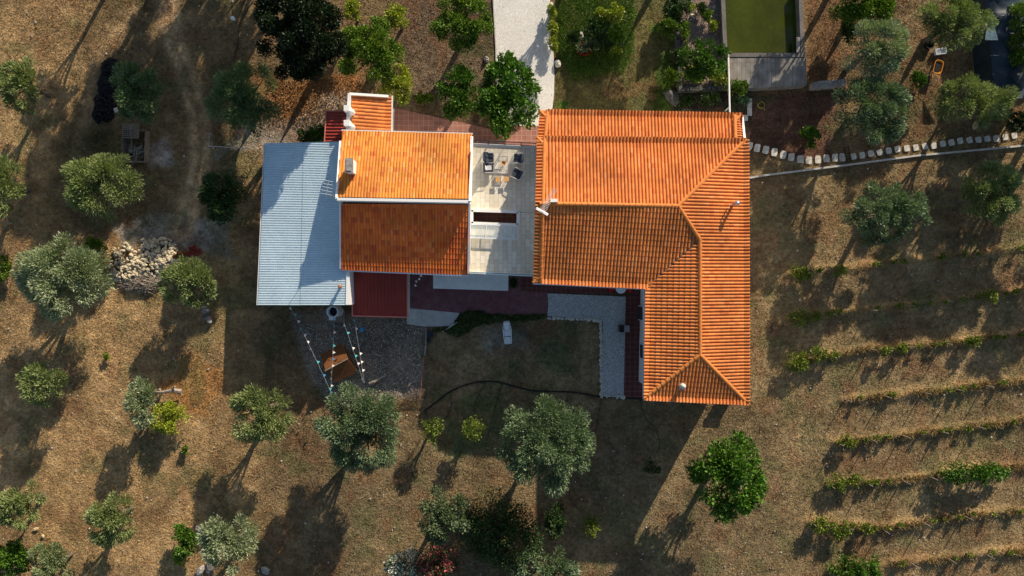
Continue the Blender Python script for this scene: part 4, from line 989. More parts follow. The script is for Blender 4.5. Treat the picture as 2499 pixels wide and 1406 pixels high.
# bunting
def bunting(label, p0, p1, n, sag, seed):
    t = thing('bunting', label, 'bunting', group='pennant strings over the gravel yard'); r = random.Random(seed)
    a, c = W(*p0), W(*p1); f_ = lambda k: a.lerp(c, k) - Vector((0, 0, sag * 4 * k * (1 - k)))
    b = MB(); b.tube([f_(k / 16) for k in range(17)], .007, 4); b.build('string', M['twine'], t)
    d = (c - a).normalized(); sd_ = Vector((-d.y, d.x, 0)).normalized()
    for k in range(n):
        q = f_((k + .5) / n); s_ = r.choice((-1, 1)); b = MB(); v_ = (sd_ * s_ * r.uniform(.6, 1) + Vector((0, 0, -.7))).normalized() * .23
        b.poly([q - d * .12, q + d * .12, q + v_, q - d * .12 + Vector((0, 0, .01)), q + d * .12 + Vector((0, 0, .01)), q + v_ + Vector((0, 0, .01))], [(0, 1, 2), (5, 4, 3), (0, 3, 4, 1), (1, 4, 5, 2), (2, 5, 3, 0)])
        b.build('pennant', M[r.choice(('whiteflag', 'whiteflag', 'blueflag', 'tealflag'))], t)
bunting('leftmost string of pennants running from the metal roof to the olive', (706, 744, 3.1), (808, 958, 2.2), 13, .15, 1)
bunting('string of pennants hanging past the white drum and the hut', (816, 770, 3.0), (806, 966, 2.2), 12, .12, 2)
bunting('third string of pennants from the left ending beside the log', (838, 785, 2.6), (888, 935, 2.2), 8, .1, 3)
bunting('rightmost string of pennants starting at the corner of the red lean-to', (863, 772, 2.3), (889, 935, 2.2), 8, .1, 4)
bunting('short string of pennants over the dark patio by the red lean-to', (1028, 668, 3.6), (1010, 700, 2.6), 4, .1, 5)
b = MB(); b.lathe([(0, .0), (.15, .05), (.2, .2), (.15, .33), (0, .38)], (0, 0, 0), 10); o = b.build('blue_lantern', M['blueflag']); o.location = W(884, 805, 1.5); tag(o, 'round blue paper lantern hanging over the gravel yard', 'lantern')
# sun lounger
t = thing('sun_lounger', 'white plastic sun lounger on the shaded lawn', 'sun lounger', W(1238, 811), math.radians(4))
f = MB()
for a, c in (((-.32, -.15), (-.25, -.9)), ((.32, -.15), (.27, -.9)), ((-.32, -.15), (-.33, .35)), ((.32, -.15), (.33, .35)), ((-.33, .35), (-.2, .9)), ((.33, .35), (.2, .9)), ((-.2, .9), (.2, .9)), ((-.25, -.9), (.27, -.9))):
    f.box(((a[0] + c[0]) / 2, (a[1] + c[1]) / 2, .32), (.06, math.hypot(c[0] - a[0], c[1] - a[1]) + .03, .06), -math.atan2(c[0] - a[0], c[1] - a[1]))
f.build('frame', M['plasticwhite'], t)
for y0, y1, z0, z1, w_ in ((-.85, -.36, .33, .33, .46), (-.30, .18, .33, .35, .5), (.2, .84, .36, .62, .44)):
    f = MB()
    for k in range(7):
        u_ = (k + .5) / 7; f.box((0, y0 + (y1 - y0) * u_, z0 + (z1 - z0) * u_), (w_, (y1 - y0) / 7 - .012, .025), rx=math.atan2(z1 - z0, y1 - y0))
    f.build('backrest' if z1 > .5 else 'seat_panel', M['plasticwhite'], t)
for x in (-.3, .3):
    f = MB(); f.box((x, .05, .48), (.06, .5, .04)); f.box((x, .28, .4), (.05, .05, .16)); f.box((x, -.18, .4), (.05, .05, .16)); f.build('armrest', M['plasticwhite'], t)
    for y in (-.8, .4): f = MB(); f.box((x * .85, y, .15), (.06, .06, .3)); f.build('leg', M['plasticwhite'], t)
# barbecue block, red chairs, table
t = thing('barbecue', 'small masonry barbecue with a black grill beside the pebble path', 'barbecue', W(1520, 801), .0)
b = MB(); b.box((.18, 0, .45), (.42, .52, .9)); b.build('stone_counter', M['stone'], t); b = MB(); b.box((-.2, 0, .42), (.4, .56, .84)); b.build('base', M['darkstone'], t); b = MB(); b.box((-.2, 0, .87), (.36, .5, .05)); b.build('grill', M['rubber'], t)
for lab, x, y, rz in (('bright red plastic chair left of the round white table', 1490, 704, .5), ('dark red plastic chair right of the round white table', 1534, 706, -.6)):
    t = thing('chair', lab, 'chair', W(x, y), rz, 'red chairs by the south eave')
    b = MB(); b.box((0, 0, .44), (.46, .46, .05)); b.build('seat', M['red'], t); b = MB(); b.box((0, .22, .68), (.44, .04, .44), rx=-.15); b.build('backrest', M['red'], t)
    for sx in (-.2, .2):
        for sy in (-.2, .2): b = MB(); b.box((sx, sy, .21), (.04, .04, .43)); b.build('leg', M['red'], t)
t = thing('round_table', 'round white table at the corner under the eave', 'table', W(1512, 704))
b = MB(); b.lathe([(0, .72), (.4, .72), (.42, .735), (.4, .75), (0, .75)], (0, 0, 0), 20); b.build('table_top', M['plasticwhite'], t); b = MB(); b.lathe([(.3, 0), (.05, .05), (.04, .72)], (0, 0, 0), 12); b.build('pedestal', M['plasticwhite'], t)
# black box, pole, net posts at the yard edge
b = MB(); b.box((0, 0, .22), (.42, .5, .44), taper=.9); b.box((0, 0, .46), (.44, .52, .06)); b.box((.1, -.1, .52), (.18, .15, .06)); o = b.build('black_bin', M['darkmetal']); o.location = W(1050, 814); tag(o, 'low dark storage bin below the concrete strip', 'bin')
b = MB(); b.box((0, 0, .1), (.2, .3, .2)); o = b.build('dark_block', M['darkmetal']); o.location = W(1047, 832); tag(o, 'small dark block below the storage bin', 'block')
b = MB(); b.tube([W(1080, 810) + Vector((0, 0, .1)), W(1117, 786) + Vector((0, 0, .25))], .03, 6); tag(b.build('white_pole', M['whitetrim']), 'white pole lying on the ivy strip', 'pole')
t = thing('edging_wall', 'narrow kerb and rope dividing the gravel yard from the lawn', 'kerb'); b = MB()
for a, c in (((1041, 800), (1039, 840)), ((1039, 842), (1037, 868))): bar((*a, .15), (*c, .15), .10, .30, '', None, None, b)
b.build('kerb_stones', M['stone'], t); b = MB(); b.tube([W(1036, 870) + Vector((0, 0, .3)), W(1031, 920) + Vector((0, 0, .3)), W(1026, 975) + Vector((0, 0, .25))], .02, 5); b.build('rope', M['redtrim'], t)
# hose with drip branches
def curve_pts(pts, z=.05, n=8):
    out = []
    for i in range(len(pts) - 1):
        p0 = pts[max(i - 1, 0)]; p1 = pts[i]; p2 = pts[i + 1]; p3 = pts[min(i + 2, len(pts) - 1)]
        for k in range(n):
            t_ = k / n; q = [.5 * ((2 * p1[j]) + (-p0[j] + p2[j]) * t_ + (2 * p0[j] - 5 * p1[j] + 4 * p2[j] - p3[j]) * t_ ** 2 + (-p0[j] + 3 * p1[j] - 3 * p2[j] + p3[j]) * t_ ** 3) for j in (0, 1)]
            out.append(W(*q) + Vector((0, 0, z)))
    out.append(W(*pts[-1]) + Vector((0, 0, z))); return out
hs = thing('irrigation_hose', 'black irrigation hose curving across the lower lawn with thin side lines', 'hose')
b = MB(); b.tube(curve_pts([(1037, 1002), (1070, 977), (1100, 955), (1140, 938), (1180, 931), (1215, 932), (1250, 941), (1300, 953), (1340, 955), (1400, 957), (1460, 967), (1520, 971), (1580, 974)]), .06, 6); b.build('main_line', M['rubber'], hs)
for pts in ([(1097, 962), (1102, 980), (1098, 1005), (1080, 1030)], [(1186, 933), (1170, 960), (1157, 990), (1158, 1020)], [(1226, 935), (1215, 970), (1200, 1030), (1185, 1090)], [(1386, 955), (1385, 980)], [(1468, 968), (1460, 1020), (1450, 1070)], [(1563, 973), (1570, 1010), (1600, 1050), (1610, 1085), (1597, 1112)], [(1389, 1200), (1396, 1225), (1415, 1245)]):
    b = MB(); b.tube(curve_pts(pts), .022, 5); b.build('drip_line', M['rubber'], hs)
b = MB(); b.tube(curve_pts([(1848, 252), (1850, 262), (1860, 266), (1866, 257), (1860, 249), (1852, 252), (1852, 262), (1862, 264), (1866, 270)]), .03, 5); tag(b.build('hose_coil', mat('yellow_hose', (.35, .30, .05), .5)), 'coil of yellow hose on the red earth', 'hose')
b = MB(); b.tube(curve_pts([(620, 0), (600, 30), (585, 60), (580, 110), (570, 150)]), .035, 5); tag(b.build('hose', M['rubber']), 'dark hose trailing through the dry grass at the top left', 'hose')
b = MB(); b.lathe([(.1, 0), (.1, .3), (.16, .32), (.16, .42), (0, .45)], (0, 0, 0), 12); o = b.build('valve_box', M['plasticwhite']); o.location = W(572, 49); tag(o, 'small white capped valve on the hose at the top left', 'valve')
# black ladder-like frame lying over the path
t = thing('metal_ladder', 'short black metal ladder lying across the stepping stones', 'ladder', W(2064, 379) + Vector((0, 0, .3)), math.radians(10)); b = MB()
for x in (-.17, .17): b.box((x, 0, 0), (.05, 1.3, .05))
b.build('rail', M['rubber'], t); b = MB()
for k in range(6): b.box((0, -.55 + k * .22, 0), (.55, .05, .04))
b.build('rungs', M['rubber'], t)
# orange wheelbarrow tray, white crate, black bucket
t = thing('wheelbarrow', 'orange wheelbarrow standing in the dry grass at the right', 'wheelbarrow', W(2279, 169), math.radians(-14))
b = MB(); n = 16
def ring(rx, ry, z_): return [(rx * (abs(math.cos(a)) ** .5) * math.copysign(1, math.cos(a)), ry * (abs(math.sin(a)) ** .5) * math.copysign(1, math.sin(a)), z_) for a in [2 * PI * k / n for k in range(n)]]
rr_ = [ring(.36, .56, .62), ring(.32, .52, .62), ring(.2, .36, .36)]; V_ = [v for q in rr_ for v in q]; F_ = []
for i in range(2):
    for k in range(n): F_.append((i * n + k, i * n + (k + 1) % n, (i + 1) * n + (k + 1) % n, (i + 1) * n + k))
F_.append(tuple(range(2 * n, 3 * n))); b.poly(V_, F_)
b.poly([(v[0] * 1.0, v[1] * 1.0, v[2] - .02) for v in V_], [tuple(reversed(f_)) for f_ in F_]); b.build('tray', M['orange'], t); b = MB(); b.box((0, 0, .5), (.42, .72, .06)); b.build('tray_shade', M['black'], t)  # black block stands in for the shade inside the empty tray
for x in (-.25, .25): b = MB(); b.tube([(x * .6, .45, .3), (x, -.45, .5), (x * 1.1, -.95, .6)], .022); b.build('handle', M['orange'], t)
b = MB(); b.lathe([(.0, -.05), (.18, -.05), (.2, 0), (.18, .05), (0, .05)], (0, 0, 0), 16); o = b.build('wheel', M['rubber'], t); o.location = (0, .6, .2); o.rotation_euler = (0, PI / 2, 0)
b = MB(); b.box((0, 0, .05), (.85, .45, .04))
for x, y, wd, dp in ((-.42, 0, .04, .45), (.42, 0, .04, .45), (0, -.22, .85, .04), (0, .22, .85, .04)): b.box((x, y, .18), (wd, dp, .28))
o = b.build('white_crate', M['alu']); o.location = W(2291, 128); o.rotation_euler = (0, 0, .15); tag(o, 'shallow white crate above the orange wheelbarrow', 'crate')
b = MB(); b.lathe([(.0, .03), (.26, .03), (.32, .35), (.34, .36), (.36, .34), (.3, 0), (0, 0)], (0, 0, 0), 18); o = b.build('black_tub', M['rubber']); o.location = W(2264, 112); tag(o, 'round black rubber tub beside the white crate', 'tub')
# red planter
b = MB(); b.lathe([(0, .02), (.42, .02), (.5, .3), (.55, .32), (.55, .26), (.46, 0), (0, 0)], (0, 0, 0), 20); o = b.build('red_planter', M['red']); o.location = W(1425, 122); tag(o, 'round red planter with silvery plants on the lawn', 'planter')
# fence rails near the metal shed, dark frame
t = thing('fence', 'thin metal rail fence corner left of the metal shed', 'fence'); b = MB()
b.tube([W(523, 330) + Vector((0, 0, .9)), W(521, 362) + Vector((0, 0, .9)), W(640, 370) + Vector((0, 0, .9))], .025, 5); b.build('rail', M['steel'], t)
for x, y in ((523, 332), (521, 362), (580, 366), (636, 370)): b = MB(); q = W(x, y); b.tube([q, q + Vector((0, 0, .95))], .03, 5); b.build('post', M['steel'], t)
# shelf at the south-east wall foot
t = thing('outdoor_sink', 'small grey ledge standing out from the south wall of the house', 'ledge', W(1770, 973))
b = MB(); b.box((0, 0, .85), (1.3, .5, .1)); b.build('ledge_top', M['concrete'], t)
b = MB(); b.box((0, .05, .4), (1.1, .36, .8)); b.build('base', M['concrete'], t)
# shade net house
t = thing('shade_house', 'long tunnel draped with dark blue shade netting at the right edge', 'shade house'); b = MB(); r = random.Random(4)
nxn, nyn = 14, 40; Vn = []
for j in range(nyn + 1):
    for i in range(nxn + 1):
        u_ = i / nxn; v_ = j / nyn; x = 2400 + v_ * 28 + u_ * 95; y = -60 + v_ * 300
        zz_ = 1.9 + .5 * math.sin(PI * u_) - .16 * abs(math.sin(v_ * PI * 6)) * math.sin(PI * u_) + r.uniform(-.04, .04)
        Vn.append(W(x, y, zz_))
Fn = [(j * (nxn + 1) + i, (j + 1) * (nxn + 1) + i, (j + 1) * (nxn + 1) + i + 1, j * (nxn + 1) + i + 1) for j in range(nyn) for i in range(nxn)]
b.poly(Vn, Fn); ed = [j * (nxn + 1) for j in range(nyn + 1)]
for e0, e1 in zip(ed[:-1], ed[1:]): p, q = Vn[e0], Vn[e1]; b.poly([p, q, (q.x - .1, q.y, 0), (p.x - .1, p.y, 0)], [(0, 1, 2, 3)])
bt = [nyn * (nxn + 1) + i for i in range(nxn + 1)]
for e0, e1 in zip(bt[:-1], bt[1:]): p, q = Vn[e0], Vn[e1]; b.poly([p, q, (q.x, q.y - .15, 0), (p.x, p.y - .15, 0)], [(0, 1, 2, 3)])
b.build('net_cover', M['net'], t, True)
for j in (0, 13, 26, 39):
    b = MB(); b.tube([Vn[j * (nxn + 1) + i] + Vector((0, 0, -.03)) for i in range(nxn + 1)], .03, 5); b.build('hoop', M['steel'], t)
b = MB(); P_ = [W(2404, 98, 2.6), W(2436, 98, 2.6), W(2424, 50, 2.75), W(2412, 20, 2.75)]; b.slab(P_, .02); b.build('pale_patch', mat('faded_sheet', (.12, .2, .24), .5, noise=(3, .4)), t)

# ------------------------------------------------------------------ vegetation
def unit(r, n):
    v = r.normal(size=(n, 3)); return v / np.linalg.norm(v, axis=1)[:, None]
def norm(v): return v / (np.linalg.norm(v, axis=1)[:, None] + 1e-9)
KIND = {
    'olive':  dict(L=.24, W=.034, cols=[(.19, .245, .10), (.13, .18, .06), (.29, .33, .19)], out=.8, rc=.24),
    'silver': dict(L=.25, W=.036, cols=[(.26, .32, .17), (.17, .225, .09), (.38, .42, .28)], out=.85, rc=.24),
    'yolive': dict(L=.25, W=.034, cols=[(.21, .265, .085), (.14, .19, .05), (.31, .355, .16)], out=.9, rc=.24),
    'dolive': dict(L=.22, W=.036, cols=[(.125, .19, .085), (.08, .13, .05), (.23, .30, .18)], out=.7, rc=.215),
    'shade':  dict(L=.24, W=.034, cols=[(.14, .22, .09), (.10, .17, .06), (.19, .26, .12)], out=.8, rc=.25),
    'citrus': dict(L=.16, W=.055, cols=[(.105, .19, .015), (.17, .25, .02), (.065, .135, .01)], out=.4, rc=.26),
    'yellow': dict(L=.16, W=.05, cols=[(.28, .34, .025), (.20, .27, .02), (.36, .38, .04)], out=.4, rc=.33),
    'green':  dict(L=.18, W=.065, cols=[(.07, .16, .015), (.10, .20, .02), (.045, .11, .01)], out=.5, rc=.27),
    'dark':   dict(L=.17, W=.06, cols=[(.012, .026, .008), (.02, .04, .012), (.009, .02, .007)], out=.4, rc=.24),
    'fig':    dict(L=.26, W=.09, cols=[(.08, .19, .015), (.125, .25, .025), (.055, .13, .012)], out=.5, rc=.24),
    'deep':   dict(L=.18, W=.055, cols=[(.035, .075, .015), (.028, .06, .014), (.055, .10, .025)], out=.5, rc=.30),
    'oak':    dict(L=.16, W=.06, cols=[(.10, .145, .06), (.07, .11, .04), (.16, .20, .11)], out=.5, rc=.26),
    'dry':    dict(L=.22, W=.02, cols=[(.13, .12, .07), (.16, .14, .08)], out=.8, rc=.4),
    'vine':   dict(L=.13, W=.05, cols=[(.13, .195, .02), (.22, .225, .025), (.08, .145, .015)], out=.3, rc=.36),
}
def crown(name, kind, rx, ry, rz, seed, dens=1.0, parent=None, flowers=None, nclump=None, low=-.25):
    K = KIND[kind]; r = np.random.RandomState(seed); Rm = (rx + ry) / 2
    nc = nclump or int(20 + 13 * Rm)
    area = PI * rx * ry * 1.8
    n = int(dens * area * 3.1 / (K['L'] * K['W'] * 2) * 2.3); n = max(80, min(n, 70000))
    d = unit(r, nc * 3); d = d[d[:, 2] > low][:nc]; nc = len(d)
    lob = r.uniform(.70, 1.0, nc); lob[: nc // 4] = r.uniform(.1, .5, nc // 4)
    rc = K['rc'] * Rm * r.uniform(.7, 1.25, nc)
    C = d * np.array([rx, ry, rz]) * (lob * (1 - K['rc'] * .55))[:, None]
    w_ = {'fig': .04, 'dark': .05, 'green': .06, 'citrus': .06, 'dolive': .06, 'silver': .07}.get(kind, .09); aa = np.arctan2(d[:, 1], d[:, 0]); q_ = r.uniform(0, 6.3, 3)
    C[:, :2] *= (1.1 + w_ * np.sin(2 * aa + q_[0]) + w_ * np.sin(3 * aa + q_[1]) + w_ * .8 * np.sin(5 * aa + q_[2]))[:, None]
    C[:, 2] += rz * .05
    ci = r.choice(nc, n, p=(rc ** 2) / (rc ** 2).sum()); e = unit(r, n); e[:, 2] = np.abs(e[:, 2]) * .9 - .15 * r.rand(n)
    rad = rc[ci] * (r.uniform(0, 1, n) ** .45)
    P = C[ci] + e * rad[:, None] * np.array([1, 1, .8])
    outv = norm(P * np.array([1, 1, 1.2]) + np.array([0, 0, .3]))
    ax = norm(K['out'] * (.7 * e + .8 * outv) + .55 * unit(r, n) + np.array([0, 0, .1]))
    sd_ = norm(np.cross(ax, unit(r, n)))
    L = K['L'] * r.uniform(.6, 1.35, n)[:, None]; Wd = K['W'] * r.uniform(.7, 1.3, n)[:, None]
    V = np.stack([P, P + ax * L * .45 + sd_ * Wd, P + ax * L, P + ax * L * .45 - sd_ * Wd], 1).reshape(-1, 3)
    cols = np.array(K['cols']); cc = r.dirichlet(np.ones(len(cols)) * .9, nc) @ cols
    c = cc[ci] * .6 + cols[r.randint(0, len(cols), n)] * .4; c = c * r.uniform(.7, 1.3, (n, 1))
    if flowers:
        k = r.rand(n) < flowers[1]; c[k] = np.array(flowers[0]) * r.uniform(.6, 1.2, (k.sum(), 1))
    return mesh_np(name, V, np.arange(4 * n).reshape(-1, 4), M['leaf'], c, parent)
SEED = [100]
def tree(name, label, kind, px_, py_, rx, ry, zc, rz=None, cat='tree', dens=1.0, group=None, flowers=None, trunk=True, seed=None):
    """px_,py_ = crown centre in the photo, rx, ry = crown radii in photo px, zc = height of crown centre"""
    SEED[0] += 1; sc = (1 - zc / H) / S; rxm, rym = rx * sc, ry * sc; rz = rz or (rxm + rym) / 2 * .8
    p = W(px_, py_, zc); r = random.Random(SEED[0])
    t = thing(name, label, cat, (p.x, p.y, 0), 0, group)
    cr = crown('crown' if trunk else 'foliage', kind, rxm, rym, rz, seed or SEED[0], dens, t, flowers); cr.location = (0, 0, zc)
    if trunk:
        b = MB(); R = .05 + .035 * (rxm + rym); hb = max(.3, zc - rz * .6)
        b.tube([(0, 0, -.1), (r.uniform(-.05, .05), r.uniform(-.05, .05), hb * .5), (r.uniform(-.1, .1), r.uniform(-.1, .1), hb)], R * 1.25, 7, R * .85)
        for k in range(6):
            a = 2 * PI * k / 6 + r.uniform(-.4, .4); q = r.uniform(.55, .85)
            b.tube([(0, 0, hb * .85), (rxm * q * .45 * math.cos(a), rym * q * .45 * math.sin(a), zc - rz * .1), (rxm * q * math.cos(a), rym * q * math.sin(a), zc + rz * r.uniform(-.1, .35))], R * .5, 5, R * .12)
        b.build('trunk', M['bark'], t)
    else:
        b = MB()
        for k in range(5):
            a = 2 * PI * k / 5; b.tube([(0, 0, -.05), (rxm * .4 * math.cos(a), rym * .4 * math.sin(a), zc + rz * .2)], .03, 4, .01)
        b.build('stems', M['bark'], t)
    return t
TREES = [
 ('olive_tree', 'small olive tree near the upper left edge', 'yolive', 58, 208, 54, 60, 2.8),
 ('olive_tree', 'olive tree cut off by the left edge, above the big silvery one', 'yolive', 8, 452, 52, 75, 2.8),
 ('olive_tree', 'large silvery olive tree left of the rubble heap', 'silver', 160, 680, 108, 92, 3.2),
 ('olive_tree', 'small round olive tree on the left with a single shadow', 'yolive', 107, 932, 56, 48, 2.6),
 ('olive_tree', 'narrow silver olive beside the pale stump', 'silver', 348, 985, 32, 62, 2.4),
 ('olive_tree', 'bushy yellow green olive tree below the metal shed shadow', 'yolive', 645, 1003, 68, 78, 3.0),
 ('olive_tree', 'big dark green olive tree at the lower end of the pennants', 'dolive', 885, 1040, 102, 104, 3.6),
 ('olive_tree', 'largest grey green olive tree on the lower lawn', 'dolive', 1330, 1085, 108, 122, 4.0),
 ('olive_tree', 'spreading olive tree below the wooden crate', 'yolive', 252, 452, 88, 76, 2.8),
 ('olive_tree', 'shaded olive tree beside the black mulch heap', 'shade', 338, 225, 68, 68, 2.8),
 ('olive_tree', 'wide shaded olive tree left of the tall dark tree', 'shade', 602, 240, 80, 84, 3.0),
 ('green_tree', 'dark leafy tree left of the metal roof', 'deep', 546, 482, 58, 60, 2.8),
 ('olive_tree', 'olive tree right of the stacked roof tiles', 'yolive', 465, 690, 64, 58, 2.4),
 ('olive_tree', 'thin olive tree in the lower left corner', 'yolive', 52, 1232, 60, 50, 2.6),
 ('olive_tree', 'light green olive tree second from the lower left corner', 'yolive', 275, 1264, 64, 60, 2.6),
 ('olive_tree', 'bright yellowish olive tree at the bottom beside the grey boulder', 'silver', 566, 1325, 64, 72, 2.6),
 ('olive_tree', 'low dark green bushy tree in the bottom left corner', 'green', 28, 1365, 44, 50, 1.8),
 ('olive_tree', 'pale straggly olive at the bottom edge on the left', 'olive', 135, 1375, 58, 50, 2.0),
 ('oak_tree', 'grey green oak tree just above the flowering oleanders', 'oak', 1080, 1256, 60, 64, 3.0),
 ('dark_tree', 'tall dark evergreen tree above the older house', 'dark', 735, 88, 106, 108, 6.0),
 ('citrus_tree', 'large green citrus tree right of the tall dark tree', 'citrus', 905, 130, 76, 78, 2.8),
 ('citrus_tree', 'tiny yellow tree standing alone near the top', 'yellow', 970, 45, 28, 32, 2.2),
 ('citrus_tree', 'small yellow tree between the dark tree and the citrus', 'yellow', 860, 28, 20, 24, 2.0),
 ('citrus_tree', 'yellow green citrus tree beside the annexe', 'yellow', 968, 207, 42, 42, 1.8),
 ('citrus_tree', 'round citrus tree left of the driveway at the top', 'citrus', 1130, 56, 68, 66, 2.8),
 ('citrus_tree', 'small green citrus tree left of the glossy tree at the driveway end', 'green', 1120, 228, 50, 62, 2.4),
 ('loquat_tree', 'glossy green tree hanging over the end of the driveway', 'fig', 1242, 238, 72, 98, 2.3),
 ('fig_tree', 'bright green leafy tree standing alone below the south east corner', 'fig', 1775, 1156, 86, 102, 3.4),
 ('green_tree', 'dark green tree between the gravel bed and the concrete slab', 'green', 1716, 148, 58, 48, 2.0),
 ('citrus_tree', 'leafy yellow green tree at the top right of the tank', 'citrus', 2105, 30, 84, 48, 2.6),
 ('olive_tree', 'silvery olive tree with a leaning trunk right of the tank', 'silver', 2132, 125, 74, 72, 4.2),
 ('olive_tree', 'big dark olive tree above the stepping stones', 'dolive', 2118, 275, 84, 86, 3.6),
 ('olive_tree', 'green olive tree above the white crate', 'yolive', 2320, 62, 88, 62, 3.4),
 ('olive_tree', 'full green olive tree above the eastern stepping stones', 'yolive', 2370, 252, 84, 60, 3.2),
 ('olive_tree', 'grey green olive tree in the middle of the eastern field', 'dolive', 2160, 524, 94, 72, 3.0),
 ('olive_tree', 'light green olive tree by the right edge above the vines', 'yolive', 2405, 474, 70, 76, 3.2),
 ('citrus_tree', 'leafy tree cut off by the top right corner', 'citrus', 2495, 90, 30, 90, 2.4),
]
for i, a in enumerate(TREES):
    k = dict(dens=1.35) if a[2] in ('citrus', 'green', 'fig') else {}
    if 'pennants' in a[1]: k = dict(seed=777, dens=1.15)
    if 'large silvery' in a[1]: k = dict(seed=779, dens=1.1)
    if a[0] == 'dark_tree': k = dict(rz=3.9, dens=2.6)
    if a[0] == 'fig_tree': k = dict(dens=1.3)
    if a[0] == 'loquat_tree': k = dict(dens=1.5, rz=1.5)
    tree(*a, **k)
